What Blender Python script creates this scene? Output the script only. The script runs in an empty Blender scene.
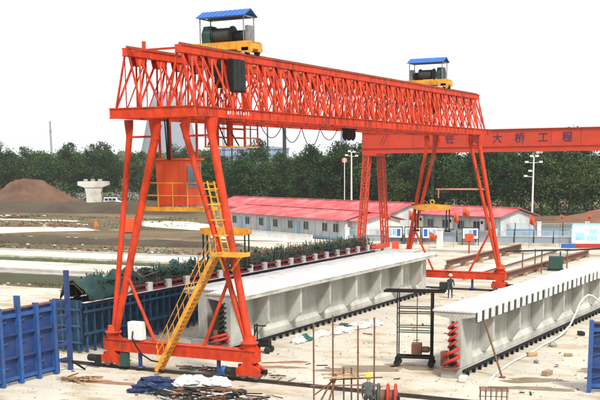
import bpy, bmesh, math, random
from mathutils import Vector, Matrix
R = math.radians
sc = bpy.context.scene
COL = sc.collection
random.seed(7)

# ------------------------------------------------------------------ camera
cam_d = bpy.data.cameras.new('camera')
cam = bpy.data.objects.new('camera', cam_d); COL.objects.link(cam)
cam_d.sensor_fit = 'HORIZONTAL'; cam_d.sensor_width = 36.0; cam_d.lens = 62.92
cam_d.shift_y = 0.2702
cam_d.clip_start = 0.5; cam_d.clip_end = 6000
_F = Vector((-0.459144, 0.868932, -0.184783)); _U = Vector((-0.078857, 0.167318, 0.982744)); _R = Vector((0.884855, 0.465793, -0.008302))
_m = Matrix((_R, _U, -_F)).transposed().to_4x4()
_m.translation = Vector((28.755, -41.723, 10.0))
cam.matrix_world = _m
sc.camera = cam

# ------------------------------------------------------------------ sky, sun, exposure
SUN_EL, SUN_AZ = 52.0, 128.0          # azimuth of the sun, clockwise from +Y
w = bpy.data.worlds.new('World'); sc.world = w; w.use_nodes = True
nt = w.node_tree; nt.nodes.clear()
sky = nt.nodes.new('ShaderNodeTexSky'); sky.sky_type = 'NISHITA'; sky.sun_disc = False
sky.sun_elevation = R(SUN_EL); sky.sun_rotation = R(SUN_AZ); sky.dust_density = 4; sky.air_density = 1.0
hsv = nt.nodes.new('ShaderNodeHueSaturation'); hsv.inputs['Saturation'].default_value = 0.25
mixc = nt.nodes.new('ShaderNodeMix'); mixc.data_type = 'RGBA'
mixc.inputs['Factor'].default_value = 0.75
mixc.inputs[7].default_value = (7.6, 7.7, 7.8, 1)          # even overcast cloud layer
bg = nt.nodes.new('ShaderNodeBackground'); bg.inputs['Strength'].default_value = 0.1
wo = nt.nodes.new('ShaderNodeOutputWorld')
nt.links.new(sky.outputs[0], hsv.inputs['Color']); nt.links.new(hsv.outputs[0], mixc.inputs[6])
nt.links.new(mixc.outputs[2], bg.inputs[0]); nt.links.new(bg.outputs[0], wo.inputs[0])
sd = bpy.data.lights.new('sun', 'SUN'); sd.energy = 2.9; sd.angle = R(10); sd.color = (1, 0.95, 0.86)
sun = bpy.data.objects.new('sun', sd); COL.objects.link(sun)
_sv = Vector((math.sin(R(SUN_AZ)) * math.cos(R(SUN_EL)), math.cos(R(SUN_AZ)) * math.cos(R(SUN_EL)), math.sin(R(SUN_EL))))
sun.rotation_euler = _sv.to_track_quat('Z', 'Y').to_euler(); sun.location = (40, -40, 60)
sc.view_settings.view_transform = 'Standard'; sc.view_settings.look = 'None'
sc.view_settings.exposure = 0.70; sc.view_settings.gamma = 1.0
sc.render.engine = 'CYCLES'
sc.cycles.max_bounces = 6; sc.cycles.volume_bounces = 1; sc.cycles.use_denoising = True

# ------------------------------------------------------------------ materials
MATS = {}
def mat(name, rgb, rough=0.6, var=0.18, scale=1.2, metal=0.0, dirt=None, dirt_amt=0.0, dirt_scale=0.5, bump=0.0, bump_scale=8.0, stretch=(1, 1, 1), dmin=0.45, dmax=0.7, spec=0.4):
    if name in MATS: return MATS[name]
    m = bpy.data.materials.new(name); m.use_nodes = True; MATS[name] = m
    t = m.node_tree; b = t.nodes['Principled BSDF']
    b.inputs['Roughness'].default_value = rough; b.inputs['Metallic'].default_value = metal
    b.inputs['Specular IOR Level'].default_value = spec
    geo = t.nodes.new('ShaderNodeNewGeometry')
    mp = t.nodes.new('ShaderNodeMapping'); mp.inputs['Scale'].default_value = stretch
    t.links.new(geo.outputs['Position'], mp.inputs['Vector'])
    n1 = t.nodes.new('ShaderNodeTexNoise'); n1.inputs['Scale'].default_value = scale; n1.inputs['Detail'].default_value = 6; n1.inputs['Roughness'].default_value = 0.65
    t.links.new(mp.outputs[0], n1.inputs['Vector'])
    r1 = t.nodes.new('ShaderNodeMapRange'); r1.inputs[1].default_value = 0.3; r1.inputs[2].default_value = 0.7
    t.links.new(n1.outputs[0], r1.inputs[0])
    mx = t.nodes.new('ShaderNodeMix'); mx.data_type = 'RGBA'
    mx.inputs[6].default_value = tuple(c * (1 - var) for c in rgb) + (1,)
    mx.inputs[7].default_value = tuple(min(0.95, c * (1 + var)) for c in rgb) + (1,)
    t.links.new(r1.outputs[0], mx.inputs['Factor'])
    out = mx.outputs[2]
    if dirt:
        n2 = t.nodes.new('ShaderNodeTexNoise'); n2.inputs['Scale'].default_value = dirt_scale; n2.inputs['Detail'].default_value = 8; n2.inputs['Roughness'].default_value = 0.7
        t.links.new(mp.outputs[0], n2.inputs['Vector'])
        r2 = t.nodes.new('ShaderNodeMapRange'); r2.inputs[1].default_value = dmin; r2.inputs[2].default_value = dmax; r2.inputs[4].default_value = dirt_amt
        t.links.new(n2.outputs[0], r2.inputs[0])
        m2 = t.nodes.new('ShaderNodeMix'); m2.data_type = 'RGBA'; m2.inputs[7].default_value = tuple(dirt) + (1,)
        t.links.new(r2.outputs[0], m2.inputs['Factor']); t.links.new(out, m2.inputs[6]); out = m2.outputs[2]
    t.links.new(out, b.inputs['Base Color'])
    if bump:
        n3 = t.nodes.new('ShaderNodeTexNoise'); n3.inputs['Scale'].default_value = bump_scale; n3.inputs['Detail'].default_value = 5
        t.links.new(geo.outputs['Position'], n3.inputs['Vector'])
        bp = t.nodes.new('ShaderNodeBump'); bp.inputs['Strength'].default_value = bump; bp.inputs['Distance'].default_value = 0.1
        t.links.new(n3.outputs[0], bp.inputs['Height']); t.links.new(bp.outputs[0], b.inputs['Normal'])
    return m

RED = mat('crane_red', (0.53, 0.044, 0.012), 0.6, 0.25, 2.2, dirt=(0.13, 0.03, 0.016), dirt_amt=0.9, dirt_scale=1.7, dmin=0.5, dmax=0.7, bump=0.12, bump_scale=9, spec=0.22, stretch=(1, 1, .5))
RED2 = mat('box_girder_red', (0.48, 0.040, 0.014), 0.5, 0.14, 0.6, dirt=(0.25, 0.06, 0.04), dirt_amt=0.5, dirt_scale=0.4)
ORANGE = mat('cabin_orange', (0.66, 0.075, 0.016), 0.45, 0.08, 2, dirt=(0.35, 0.08, 0.03), dirt_amt=0.35, dirt_scale=0.9)
YEL = mat('crane_yellow', (0.72, 0.33, 0.025), 0.5, 0.15, 2, dirt=(0.22, 0.07, 0.02), dirt_amt=0.7, dirt_scale=1.6)
YEL2 = mat('trolley_yellow', (0.76, 0.36, 0.03), 0.5, 0.15, 2, dirt=(0.20, 0.08, 0.03), dirt_amt=0.75, dirt_scale=1.5)
BLUEROOF = mat('roof_blue', (0.015, 0.11, 0.40), 0.45, 0.12, 1.5)
MACH = mat('machine_dark', (0.014, 0.02, 0.019), 0.6, 0.4, 3, spec=0.25)
MACHG = mat('machine_green', (0.018, 0.06, 0.05), 0.5, 0.3, 3)
BLACK = mat('black_steel', (0.010, 0.010, 0.011), 0.65, 0.35, 3, spec=0.2)
STEEL = mat('grey_steel', (0.22, 0.22, 0.23), 0.45, 0.25, 3, metal=0.4)
RUST = mat('rusty_steel', (0.16, 0.075, 0.045), 0.75, 0.35, 2.5)
WIRE = mat('wire_rope', (0.06, 0.06, 0.065), 0.5, 0.2, 4)
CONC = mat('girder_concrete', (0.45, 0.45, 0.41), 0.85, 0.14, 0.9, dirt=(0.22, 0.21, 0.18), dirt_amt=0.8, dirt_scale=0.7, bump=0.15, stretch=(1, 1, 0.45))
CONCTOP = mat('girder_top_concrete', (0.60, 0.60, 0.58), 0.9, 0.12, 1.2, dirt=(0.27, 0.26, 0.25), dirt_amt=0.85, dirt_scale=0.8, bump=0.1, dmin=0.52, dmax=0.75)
CONCW = mat('white_concrete', (0.54, 0.53, 0.48), 0.9, 0.2, 0.5, dirt=(0.26, 0.22, 0.16), dirt_amt=0.9, dirt_scale=0.16)
CONCG = mat('grey_concrete', (0.34, 0.34, 0.32), 0.9, 0.2, 0.8, dirt=(0.18, 0.17, 0.14), dirt_amt=0.7, dirt_scale=0.5)
BLUEF = mat('formwork_blue', (0.012, 0.045, 0.17), 0.5, 0.35, 1.2, dirt=(0.05, 0.06, 0.09), dirt_amt=0.75, dirt_scale=0.9)
BLUEF2 = mat('formwork_blue_ribs', (0.02, 0.085, 0.27), 0.5, 0.3, 1.5, dirt=(0.06, 0.07, 0.10), dirt_amt=0.7, dirt_scale=1.2)
TEALF = mat('formwork_teal', (0.012, 0.035, 0.075), 0.55, 0.5, 0.8, dirt=(0.05, 0.06, 0.06), dirt_amt=0.8, dirt_scale=0.7)
TEALR = mat('formwork_teal_ribs', (0.02, 0.07, 0.15), 0.5, 0.4, 1.5)
GTARP = mat('green_tarp', (0.02, 0.115, 0.085), 0.6, 0.5, 1.0, dirt=(0.015, 0.03, 0.04), dirt_amt=0.8, dirt_scale=0.8, bump=0.5, bump_scale=3)
GREENP = mat('green_plastic', (0.03, 0.20, 0.10), 0.5, 0.4, 1.5)
REDP = mat('painted_red', (0.42, 0.028, 0.02), 0.8, 0.3, 3, dirt=(0.18, .03, .02), dirt_amt=.8, dirt_scale=3)
WHITEP = mat('painted_white', (0.74, 0.74, 0.72), 0.6, 0.08, 1.5, dirt=(0.45, 0.43, 0.38), dirt_amt=0.5, dirt_scale=0.8)
ROOFR = mat('roof_red', (0.46, 0.07, 0.08), 0.6, 0.15, 0.6, dirt=(0.58, 0.26, 0.26), dirt_amt=0.85, dirt_scale=0.3)
WALLW = mat('hut_wall', (0.55, 0.58, 0.58), 0.7, 0.12, 0.8, dirt=(0.28, 0.31, 0.32), dirt_amt=0.8, dirt_scale=0.7, stretch=(1, 1, .4))
WALLB = mat('hut_wall_blue', (0.25, 0.42, 0.58), 0.7, 0.1, 0.6)
WALLG = mat('hut_wall_mint', (0.35, 0.52, 0.45), 0.7, 0.1, 0.6)
GLASS = mat('window_glass', (0.03, 0.04, 0.055), 0.12, 0.3, 1.0, spec=0.6)
CABGLASS = mat('cabin_glass', (0.10, 0.16, 0.24), 0.1, 0.2, 1.0, spec=0.6)
WOOD = mat('timber', (0.36, 0.24, 0.13), 0.8, 0.3, 2)
SACK = mat('white_sacks', (0.60, 0.60, 0.58), 0.8, 0.15, 2, dirt=(0.25, 0.24, 0.21), dirt_amt=0.8, dirt_scale=2)
BTARP = mat('blue_tarp', (0.008, 0.02, 0.075), 0.5, 0.4, 2.5, bump=0.4, bump_scale=4)
DIRT = mat('mound_soil', (0.10, 0.05, 0.03), 0.95, 0.3, 0.15, dirt=(0.15, 0.09, 0.055), dirt_amt=0.8, dirt_scale=0.25, bump=0.8, bump_scale=1)
BANK = mat('bank_soil', (0.06, 0.04, 0.026), 0.95, 0.4, 0.12, dirt=(0.045, 0.06, 0.022), dirt_amt=0.9, dirt_scale=0.06, bump=0.6, bump_scale=1)
PALEC = mat('haze_tinted_concrete', (0.19, 0.22, 0.27), 0.9, 0.06, 0.02)  # concrete with distance haze put into its pale blue-grey colour
TRUNK = mat('bark', (0.07, 0.055, 0.04), 0.9, 0.3, 2)
SKIN = mat('skin', (0.45, 0.25, 0.17), 0.6, 0.08, 10)
CLOTHD = mat('dark_cloth', (0.025, 0.028, 0.035), 0.85, 0.25, 8)
CLOTHO = mat('orange_cloth', (0.80, 0.16, 0.02), 0.8, 0.12, 8)
CLOTHG = mat('grey_cloth', (0.07, 0.075, 0.085), 0.85, 0.25, 8)
HELMY = mat('helmet_yellow', (0.80, 0.55, 0.02), 0.35, 0.05, 5)
HELMW = mat('helmet_white', (0.72, 0.68, 0.55), 0.4, 0.05, 5)
ORF = mat('orange_flag_cloth', (0.62, 0.07, 0.015), 0.7, 0.15, 4)
RUBBER = mat('rubber', (0.02, 0.02, 0.02), 0.8, 0.2, 5)
HOSE = mat('pale_hose', (0.62, 0.64, 0.62), 0.5, 0.12, 2)
VANW = mat('van_white', (0.70, 0.72, 0.76), 0.35, 0.05, 1)
CHAR = mat('lettering_dark', (0.045, 0.02, 0.05), 0.6, 0.1, 2)
LAMPW = mat('lamp_housing', (0.6, 0.62, 0.62), 0.5, 0.1, 3)
SIGNB = mat('notice_print_blue', (0.30, 0.58, 0.72), 0.6, 0.2, 1.5)
STRB = mat('stripe_blue', (0.02, 0.10, 0.40), 0.5, 0.1, 2)

def leaf_mat(name, a, b):
    m = bpy.data.materials.new(name); m.use_nodes = True; MATS[name] = m
    t = m.node_tree; p = t.nodes['Principled BSDF']; p.inputs['Roughness'].default_value = 0.7; p.inputs['Specular IOR Level'].default_value = 0.2
    geo = t.nodes.new('ShaderNodeNewGeometry')
    n1 = t.nodes.new('ShaderNodeTexNoise'); n1.inputs['Scale'].default_value = 0.22; n1.inputs['Detail'].default_value = 5
    t.links.new(geo.outputs['Position'], n1.inputs['Vector'])
    r1 = t.nodes.new('ShaderNodeMapRange'); r1.inputs[1].default_value = 0.35; r1.inputs[2].default_value = 0.68
    t.links.new(n1.outputs[0], r1.inputs[0])
    mx = t.nodes.new('ShaderNodeMix'); mx.data_type = 'RGBA'
    mx.inputs[6].default_value = a + (1,); mx.inputs[7].default_value = b + (1,)
    t.links.new(r1.outputs[0], mx.inputs['Factor']); t.links.new(mx.outputs[2], p.inputs['Base Color'])
    return m
LEAF1 = leaf_mat('leaves_dark', (0.007, 0.024, 0.008), (0.028, 0.078, 0.016))
LEAF2 = leaf_mat('leaves_mid', (0.011, 0.034, 0.009), (0.045, 0.105, 0.022))
LEAF3 = leaf_mat('leaves_olive', (0.018, 0.034, 0.010), (0.07, 0.105, 0.026))

def ground_mat():
    m = bpy.data.materials.new('field_ground'); m.use_nodes = True
    t = m.node_tree; p = t.nodes['Principled BSDF']; p.inputs['Roughness'].default_value = 0.95; p.inputs['Specular IOR Level'].default_value = 0.1
    geo = t.nodes.new('ShaderNodeNewGeometry')
    mp = t.nodes.new('ShaderNodeMapping'); mp.inputs['Scale'].default_value = (0.45, 1, 1); mp.inputs['Rotation'].default_value = (0, 0, 0.15)
    t.links.new(geo.outputs['Position'], mp.inputs['Vector'])
    def noise(s, d=8, r=0.65, v=None):
        n = t.nodes.new('ShaderNodeTexNoise'); n.inputs['Scale'].default_value = s; n.inputs['Detail'].default_value = d; n.inputs['Roughness'].default_value = r
        t.links.new(v or mp.outputs[0], n.inputs['Vector']); return n
    def rng(n, a, b):
        r_ = t.nodes.new('ShaderNodeMapRange'); r_.inputs[1].default_value = a; r_.inputs[2].default_value = b
        t.links.new(n.outputs[0], r_.inputs[0]); return r_.outputs[0]
    def mix(f, a, b):
        x = t.nodes.new('ShaderNodeMix'); x.data_type = 'RGBA'
        t.links.new(f, x.inputs['Factor'])
        for i, v in ((6, a), (7, b)):
            if isinstance(v, tuple): x.inputs[i].default_value = v + (1,)
            else: t.links.new(v, x.inputs[i])
        return x.outputs[2]
    c = mix(rng(noise(0.05), 0.38, 0.62), (0.11, 0.07, 0.045), (0.19, 0.135, 0.088))
    c = mix(rng(noise(0.09), 0.5, 0.62), c, (0.075, 0.085, 0.03))
    c = mix(rng(noise(0.14, 9, 0.75), 0.56, 0.66), c, (0.30, 0.26, 0.19))
    c = mix(rng(noise(1.6, 6, 0.8), 0.52, 0.75), c, (0.07, 0.055, 0.035))
    t.links.new(c, p.inputs['Base Color'])
    return m
GROUND = ground_mat()

def yard_mat():
    m = bpy.data.materials.new('yard_paving'); m.use_nodes = True
    t = m.node_tree; p = t.nodes['Principled BSDF']; p.inputs['Specular IOR Level'].default_value = 0.3
    geo = t.nodes.new('ShaderNodeNewGeometry')
    def noise(s, d=8, r=0.65, st=(1, 1, 1), rot=0):
        mp = t.nodes.new('ShaderNodeMapping'); mp.inputs['Scale'].default_value = st; mp.inputs['Rotation'].default_value = (0, 0, rot)
        t.links.new(geo.outputs['Position'], mp.inputs['Vector'])
        n = t.nodes.new('ShaderNodeTexNoise'); n.inputs['Scale'].default_value = s; n.inputs['Detail'].default_value = d; n.inputs['Roughness'].default_value = r
        t.links.new(mp.outputs[0], n.inputs['Vector']); return n.outputs[0]
    def rng(n, a, b, hi=1.0):
        r_ = t.nodes.new('ShaderNodeMapRange'); r_.inputs[1].default_value = a; r_.inputs[2].default_value = b; r_.inputs[4].default_value = hi
        t.links.new(n, r_.inputs[0]); return r_.outputs[0]
    def mix(f, a, b):
        x = t.nodes.new('ShaderNodeMix'); x.data_type = 'RGBA'
        t.links.new(f, x.inputs['Factor'])
        for i, v in ((6, a), (7, b)):
            if isinstance(v, tuple): x.inputs[i].default_value = v + (1,)
            else: t.links.new(v, x.inputs[i])
        return x.outputs[2]
    c = mix(rng(noise(0.16), 0.35, 0.65), (0.53, 0.49, 0.41), (0.44, 0.42, 0.37))
    c = mix(rng(noise(0.45, 9, 0.7, (0.5, 1, 1), 0.4), 0.49, 0.63, 0.9), c, (0.33, 0.25, 0.15))     # tan mud film
    c = mix(rng(noise(0.32, 9, 0.75, (1, 0.45, 1), -0.2), 0.58, 0.70, 0.85), c, (0.25, 0.20, 0.14))      # damp stains
    c = mix(rng(noise(2.6, 7, 0.8), 0.57, 0.75, 0.8), c, (0.22, 0.18, 0.13))
    c = mix(rng(noise(0.9, 9, 0.8, (0.12, 2.2, 1), -0.12), 0.56, 0.68, 0.7), c, (0.24, 0.20, 0.15))
    c = mix(rng(noise(0.9, 9, 0.8, (2.2, 0.12, 1), 0.06), 0.58, 0.70, 0.6), c, (0.28, 0.23, 0.17))
    c = mix(rng(noise(0.7, 8, 0.7, (0.25, 1.6, 1), 1.1), 0.58, 0.75, 0.6), c, (0.66, 0.63, 0.55))   # dried cement
    t.links.new(c, p.inputs['Base Color'])
    rr = rng(noise(0.32, 9, 0.75, (1, 0.45, 1), -0.2), 0.58, 0.72); 
    r2 = t.nodes.new('ShaderNodeMapRange'); r2.inputs[3].default_value = 0.9; r2.inputs[4].default_value = 0.55
    t.links.new(rr, r2.inputs[0]); t.links.new(r2.outputs[0], p.inputs['Roughness'])
    bp = t.nodes.new('ShaderNodeBump'); bp.inputs['Strength'].default_value = 0.25; bp.inputs['Distance'].default_value = 0.06
    t.links.new(noise(3.0), bp.inputs['Height']); t.links.new(bp.outputs[0], p.inputs['Normal'])
    return m
YARD = yard_mat()

# ------------------------------------------------------------------ mesh helpers
class MB:
    def __init__(s): s.v = []; s.f = []; s.mi = []; s.sm = []; s.cur = 0
    def add(s, vs, fs, smooth=False):
        o = len(s.v); s.v += [tuple(v) for v in vs]
        for f in fs: s.f.append(tuple(i + o for i in f)); s.mi.append(s.cur); s.sm.append(smooth)
        return s
    def box(s, c, d, rz=0, rx=0, ry=0):
        M = Matrix.Rotation(rz, 3, 'Z') @ Matrix.Rotation(ry, 3, 'Y') @ Matrix.Rotation(rx, 3, 'X'); c = Vector(c)
        vs = [c + M @ Vector((x * d[0] / 2, y * d[1] / 2, z * d[2] / 2)) for x in (-1, 1) for y in (-1, 1) for z in (-1, 1)]
        return s.add(vs, [(0, 1, 3, 2), (4, 6, 7, 5), (0, 4, 5, 1), (2, 3, 7, 6), (0, 2, 6, 4), (1, 5, 7, 3)])
    def bb(s, x0, x1, y0, y1, z0, z1):
        return s.box(((x0 + x1) / 2, (y0 + y1) / 2, (z0 + z1) / 2), (abs(x1 - x0), abs(y1 - y0), abs(z1 - z0)))
    def frame(s, p0, p1, up=(0, 0, 1)):
        d = (Vector(p1) - Vector(p0)); d.normalize(); u = Vector(up)
        if abs(d.dot(u)) > 0.98: u = Vector((0, 1, 0))
        a = d.cross(u).normalized(); b = a.cross(d).normalized(); return d, a, b
    def bar(s, p0, p1, wd, h=None, up=(0, 0, 1)):
        h = h or wd; p0 = Vector(p0); p1 = Vector(p1); d, a, b = s.frame(p0, p1, up)
        vs = [p + a * x * wd / 2 + b * y * h / 2 for p in (p0, p1) for x, y in ((-1, -1), (1, -1), (1, 1), (-1, 1))]
        return s.add(vs, [(3, 2, 1, 0), (4, 5, 6, 7), (0, 1, 5, 4), (1, 2, 6, 5), (2, 3, 7, 6), (3, 0, 4, 7)])
    def tube(s, p0, p1, r, n=10, r1=None, cap=True):
        r1 = r if r1 is None else r1; p0 = Vector(p0); p1 = Vector(p1); d, a, b = s.frame(p0, p1)
        vs = []
        for p, q in ((p0, r), (p1, r1)):
            for i in range(n):
                t = 2 * math.pi * i / n; vs.append(p + a * math.cos(t) * q + b * math.sin(t) * q)
        s.add(vs, [(i, (i + 1) % n, n + (i + 1) % n, n + i) for i in range(n)], True)
        if cap: s.add(vs[:n], [tuple(reversed(range(n)))]); s.add(vs[n:], [tuple(range(n))])
        return s
    def path(s, pts, r, n=6):
        pts = [Vector(p) for p in pts]; rings = []
        for i, p in enumerate(pts):
            d, a, b = s.frame(pts[max(0, i - 1)], pts[min(len(pts) - 1, i + 1)])
            rings += [p + a * math.cos(2 * math.pi * k / n) * r + b * math.sin(2 * math.pi * k / n) * r for k in range(n)]
        fs = [(j * n + i, j * n + (i + 1) % n, (j + 1) * n + (i + 1) % n, (j + 1) * n + i) for j in range(len(pts) - 1) for i in range(n)]
        fs += [tuple(reversed(range(n))), tuple(range((len(pts) - 1) * n, len(pts) * n))]
        return s.add(rings, fs, True)
    def lathe(s, prof, c=(0, 0, 0), n=16, axis='Z', cap=True):
        vs = []; c = Vector(c)
        for r, h in prof:
            for i in range(n):
                t = 2 * math.pi * i / n; x, y = r * math.cos(t), r * math.sin(t)
                vs.append(c + Vector({'Z': (x, y, h), 'X': (h, x, y), 'Y': (y, h, x)}[axis]))
        m = len(prof)
        fs = [(j * n + i, j * n + (i + 1) % n, (j + 1) * n + (i + 1) % n, (j + 1) * n + i) for j in range(m - 1) for i in range(n)]
        s.add(vs, fs, True)
        if cap: s.add(vs[:n], [tuple(reversed(range(n)))]); s.add(vs[-n:], [tuple(range(n))])
        return s
    def prism(s, poly, a0, a1, axis='Y'):
        """poly of 2-D points: (x,z) along Y, (y,z) along X, (x,y) along Z"""
        n = len(poly)
        def P(u, v, a): return {'Y': (u, a, v), 'X': (a, u, v), 'Z': (u, v, a)}[axis]
        vs = [P(u, v, a0) for u, v in poly] + [P(u, v, a1) for u, v in poly]
        return s.add(vs, [(i, (i + 1) % n, n + (i + 1) % n, n + i) for i in range(n)] + [tuple(reversed(range(n))), tuple(range(n, 2 * n))])
    def torus(s, c, R0, r, axis='Z', n=14, k=6, tilt=None):
        vs = []; c = Vector(c); M = tilt or Matrix.Identity(3)
        for i in range(n):
            t = 2 * math.pi * i / n
            for j in range(k):
                q = 2 * math.pi * j / k; rr = R0 + r * math.cos(q)
                x, y, z = rr * math.cos(t), rr * math.sin(t), r * math.sin(q)
                vs.append(c + M @ Vector({'Z': (x, y, z), 'X': (z, x, y), 'Y': (x, z, y)}[axis]))
        return s.add(vs, [(i * k + j, ((i + 1) % n) * k + j, ((i + 1) % n) * k + (j + 1) % k, i * k + (j + 1) % k) for i in range(n) for j in range(k)], True)
    def mesh(s, name, mats):
        me = bpy.data.meshes.new(name); me.from_pydata(s.v, [], s.f)
        for m in (mats if isinstance(mats, (list, tuple)) else [mats]): me.materials.append(m)
        me.polygons.foreach_set('material_index', s.mi); me.polygons.foreach_set('use_smooth', s.sm)
        bm = bmesh.new(); bm.from_mesh(me); bmesh.ops.recalc_face_normals(bm, faces=bm.faces); bm.to_mesh(me); bm.free()
        me.update(); return me
    def build(s, name, m, parent=None, loc=(0, 0, 0), rz=0, bevel=0): return obj(name, s.mesh(name, m), parent, loc, rz, bevel)

def obj(name, me, parent=None, loc=(0, 0, 0), rz=0, bevel=0):
    o = bpy.data.objects.new(name, me); COL.objects.link(o); o.location = loc; o.rotation_euler = (0, 0, rz); o.parent = parent
    if bevel:
        b = o.modifiers.new('bevel', 'BEVEL'); b.width = bevel; b.segments = 2; b.limit_method = 'ANGLE'
    return o
def tag(o, label, cat, group=None):
    o['label'] = label; o['category'] = cat
    if group: o['group'] = group
    return o
def thing(name, label, cat, loc=(0, 0, 0), rz=0, group=None):
    o = bpy.data.objects.new(name, None); COL.objects.link(o); o.location = loc; o.rotation_euler = (0, 0, rz); o.empty_display_size = 0.3
    return tag(o, label, cat, group)
def struct(o): o['kind'] = 'structure'; return o
def stuff(o): o['kind'] = 'stuff'; return o
def copy_tree(o, parent=None):
    c = o.copy(); COL.objects.link(c); c.parent = parent
    for ch in list(o.children): copy_tree(ch, c)
    return c
def one(name, m, fn, parent=None, **k):
    b = MB(); fn(b); return b.build(name, m, parent, **k)
def text(s_, size, m, parent, loc, rot, depth=0.01):
    cu = bpy.data.curves.new('lettering', 'FONT'); cu.body = s_; cu.size = size; cu.extrude = depth; cu.align_x = 'CENTER'; cu.align_y = 'CENTER'; cu.offset = size * 0.012
    t = bpy.data.objects.new('lettering_tmp', cu); COL.objects.link(t)
    dg = bpy.context.evaluated_depsgraph_get(); me = bpy.data.meshes.new_from_object(t.evaluated_get(dg))
    bpy.data.objects.remove(t); bpy.data.curves.remove(cu)
    me.materials.clear(); me.materials.append(m)
    o = obj('lettering', me, parent, loc); o.rotation_euler = rot; return o

def sheet(name, poly, z, m, jitter=0.0, step=3.0, seed=1):
    """flat irregular ground patch"""
    rnd = random.Random(seed); pts = []
    for i in range(len(poly)):
        a = Vector(poly[i]); b = Vector(poly[(i + 1) % len(poly)]); n = max(1, int((b - a).length / step)) if jitter else 1
        for k in range(n):
            p = a.lerp(b, k / n)
            if jitter: p += Vector((rnd.uniform(-1, 1), rnd.uniform(-1, 1))) * jitter
            pts.append((p.x, p.y, z))
    me = bpy.data.meshes.new(name); me.from_pydata(pts, [], [tuple(range(len(pts)))]); me.materials.append(m)
    bm = bmesh.new(); bm.from_mesh(me); bmesh.ops.triangulate(bm, faces=bm.faces)
    for f in bm.faces:
        if f.normal.z < 0: f.normal_flip()
    bm.to_mesh(me); bm.free()
    return struct(obj(name, me))

# ================================================================== SETTING
sheet('ground', [(-1900, -300), (1500, -300), (1500, 1900), (-1900, 1900)], -0.03, GROUND)
sheet('yard_pavement', [(-17, -60), (60, -60), (60, 95), (-12, 95), (-20, 88), (-33, 83), (-48, 79), (-20, 60), (-13, 45), (-14, 30), (-20, 26), (-60, 26.5), (-70, 20), (-34, 15), (-26, 5), (-20, -10)], -0.01, YARD, 0.5, 2.5, 3)
# concrete roads / casting-bed strips that run across the field on the left
def slab(name, x0, x1, y0, y1, z1, m):
    return struct(one(name, m, lambda b: b.bb(x0, x1, y0, y1, -0.3, z1), bevel=0.04))
slab('path', -260, -14, 37.2, 43.4, 0.22, CONCW)
slab('path', -260, -14, 34.3, 36.0, 0.10, CONCG)
slab('path', -260, -13, 48.6, 54.3, 0.22, CONCW)
slab('path', -240, -15, 56.2, 57.4, 0.10, CONCG)
sheet('path', [(-160, 82), (-110, 79), (-88, 80), (-78, 92), (-84, 98), (-110, 92), (-160, 110)], 0.012, CONCW, 1.0, 4, 5)
sheet('path', [(-92, 119), (-77, 103), (-62, 97), (-50, 82), (-30, 80), (-33, 86), (-50, 93), (-62, 104), (-70, 112), (-80, 120)], 0.016, CONCW, 0.6, 3, 6)
sheet('path', [(-150, 112), (-118, 112), (-100, 112), (-100, 116), (-150, 118)], 0.010, CONCW, 0.8, 3, 8)

# raised soil banks that cross the field
def ridge(name, pts, h, wd, m, seed, wob=0.5):
    rnd = random.Random(seed); b = MB(); rows = []
    P = []
    for i in range(len(pts) - 1):
        a = Vector(pts[i]); c = Vector(pts[i + 1]); n = max(2, int((c - a).length / 3))
        P += [a.lerp(c, k / n) for k in range(n)]
    P.append(Vector(pts[-1])); K = 9
    for i, p in enumerate(P):
        d = (P[min(i + 1, len(P) - 1)] - P[max(i - 1, 0)]).normalized(); nrm = Vector((-d.y, d.x))
        e = min(1, i / 3, (len(P) - 1 - i) / 3); hh = h * (0.75 + 0.5 * rnd.random()) * e
        for k in range(K):
            u = k / (K - 1) * 2 - 1; z = hh * max(0, 1 - abs(u) ** 1.6) + (rnd.uniform(-wob, wob) * 0.4 if 0 < k < K - 1 else -0.05)
            q = p + nrm * u * wd * (0.9 + 0.2 * rnd.random()); b.v.append((q.x, q.y, max(z, -0.08)))
    for i in range(len(P) - 1):
        for k in range(K - 1):
            a = i * K + k; b.f.append((a, a + 1, a + K + 1, a + K)); b.mi.append(0); b.sm.append(True)
    return struct(b.build(name, m))
ridge('terrain', [(-330, 118), (-215, 130), (-165, 140), (-120, 150), (-98, 150)], 2.2, 9, BANK, 4)
ridge('terrain', [(-240, 66), (-120, 68), (-70, 70), (-40, 72)], 0.5, 4, BANK, 5, 0.3)
ridge('terrain', [(-230, 28), (-90, 30), (-45, 30.5), (-24, 31)], 0.35, 3.2, BANK, 6, 0.3)
ridge('terrain', [(-200, 46), (-80, 45.8), (-16, 46)], 0.2, 1.1, mat('verge_grass', (0.045, 0.075, 0.02), 0.95, 0.4, 0.8, dirt=(0.12, 0.09, 0.05), dirt_amt=0.7, dirt_scale=0.4), 7, 0.15)
ridge('terrain', [(-20, 150), (10, 158), (60, 160)], 2.2, 9, mat('bank_red_soil', (0.20, 0.075, 0.045), 0.95, 0.3, 0.2, dirt=(0.05, 0.05, 0.03), dirt_amt=0.8, dirt_scale=0.15), 9)

# rails of the gantry crane, one line each side
def rail(y):
    b = MB(); b.bb(-60, 60, y - 0.11, y + 0.11, -0.02, 0.03); b.bb(-60, 60, y - 0.045, y + 0.045, 0.03, 0.12); b.bb(-60, 60, y - 0.06, y + 0.06, 0.12, 0.15)
    return b
o = rail(0.0).build('crane_rail', mat('rail_steel', (.05, .035, .028), .6, .4, 2)); tag(o, 'dark steel crane rail running under the near end of the red gantry crane', 'rail', 'crane rails')
o = rail(38.8).build('crane_rail', mat('rail_steel', (.05, .035, .028), .6, .4, 2)); tag(o, 'dark steel crane rail running under the far end of the red gantry crane', 'rail', 'crane rails')

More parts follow.
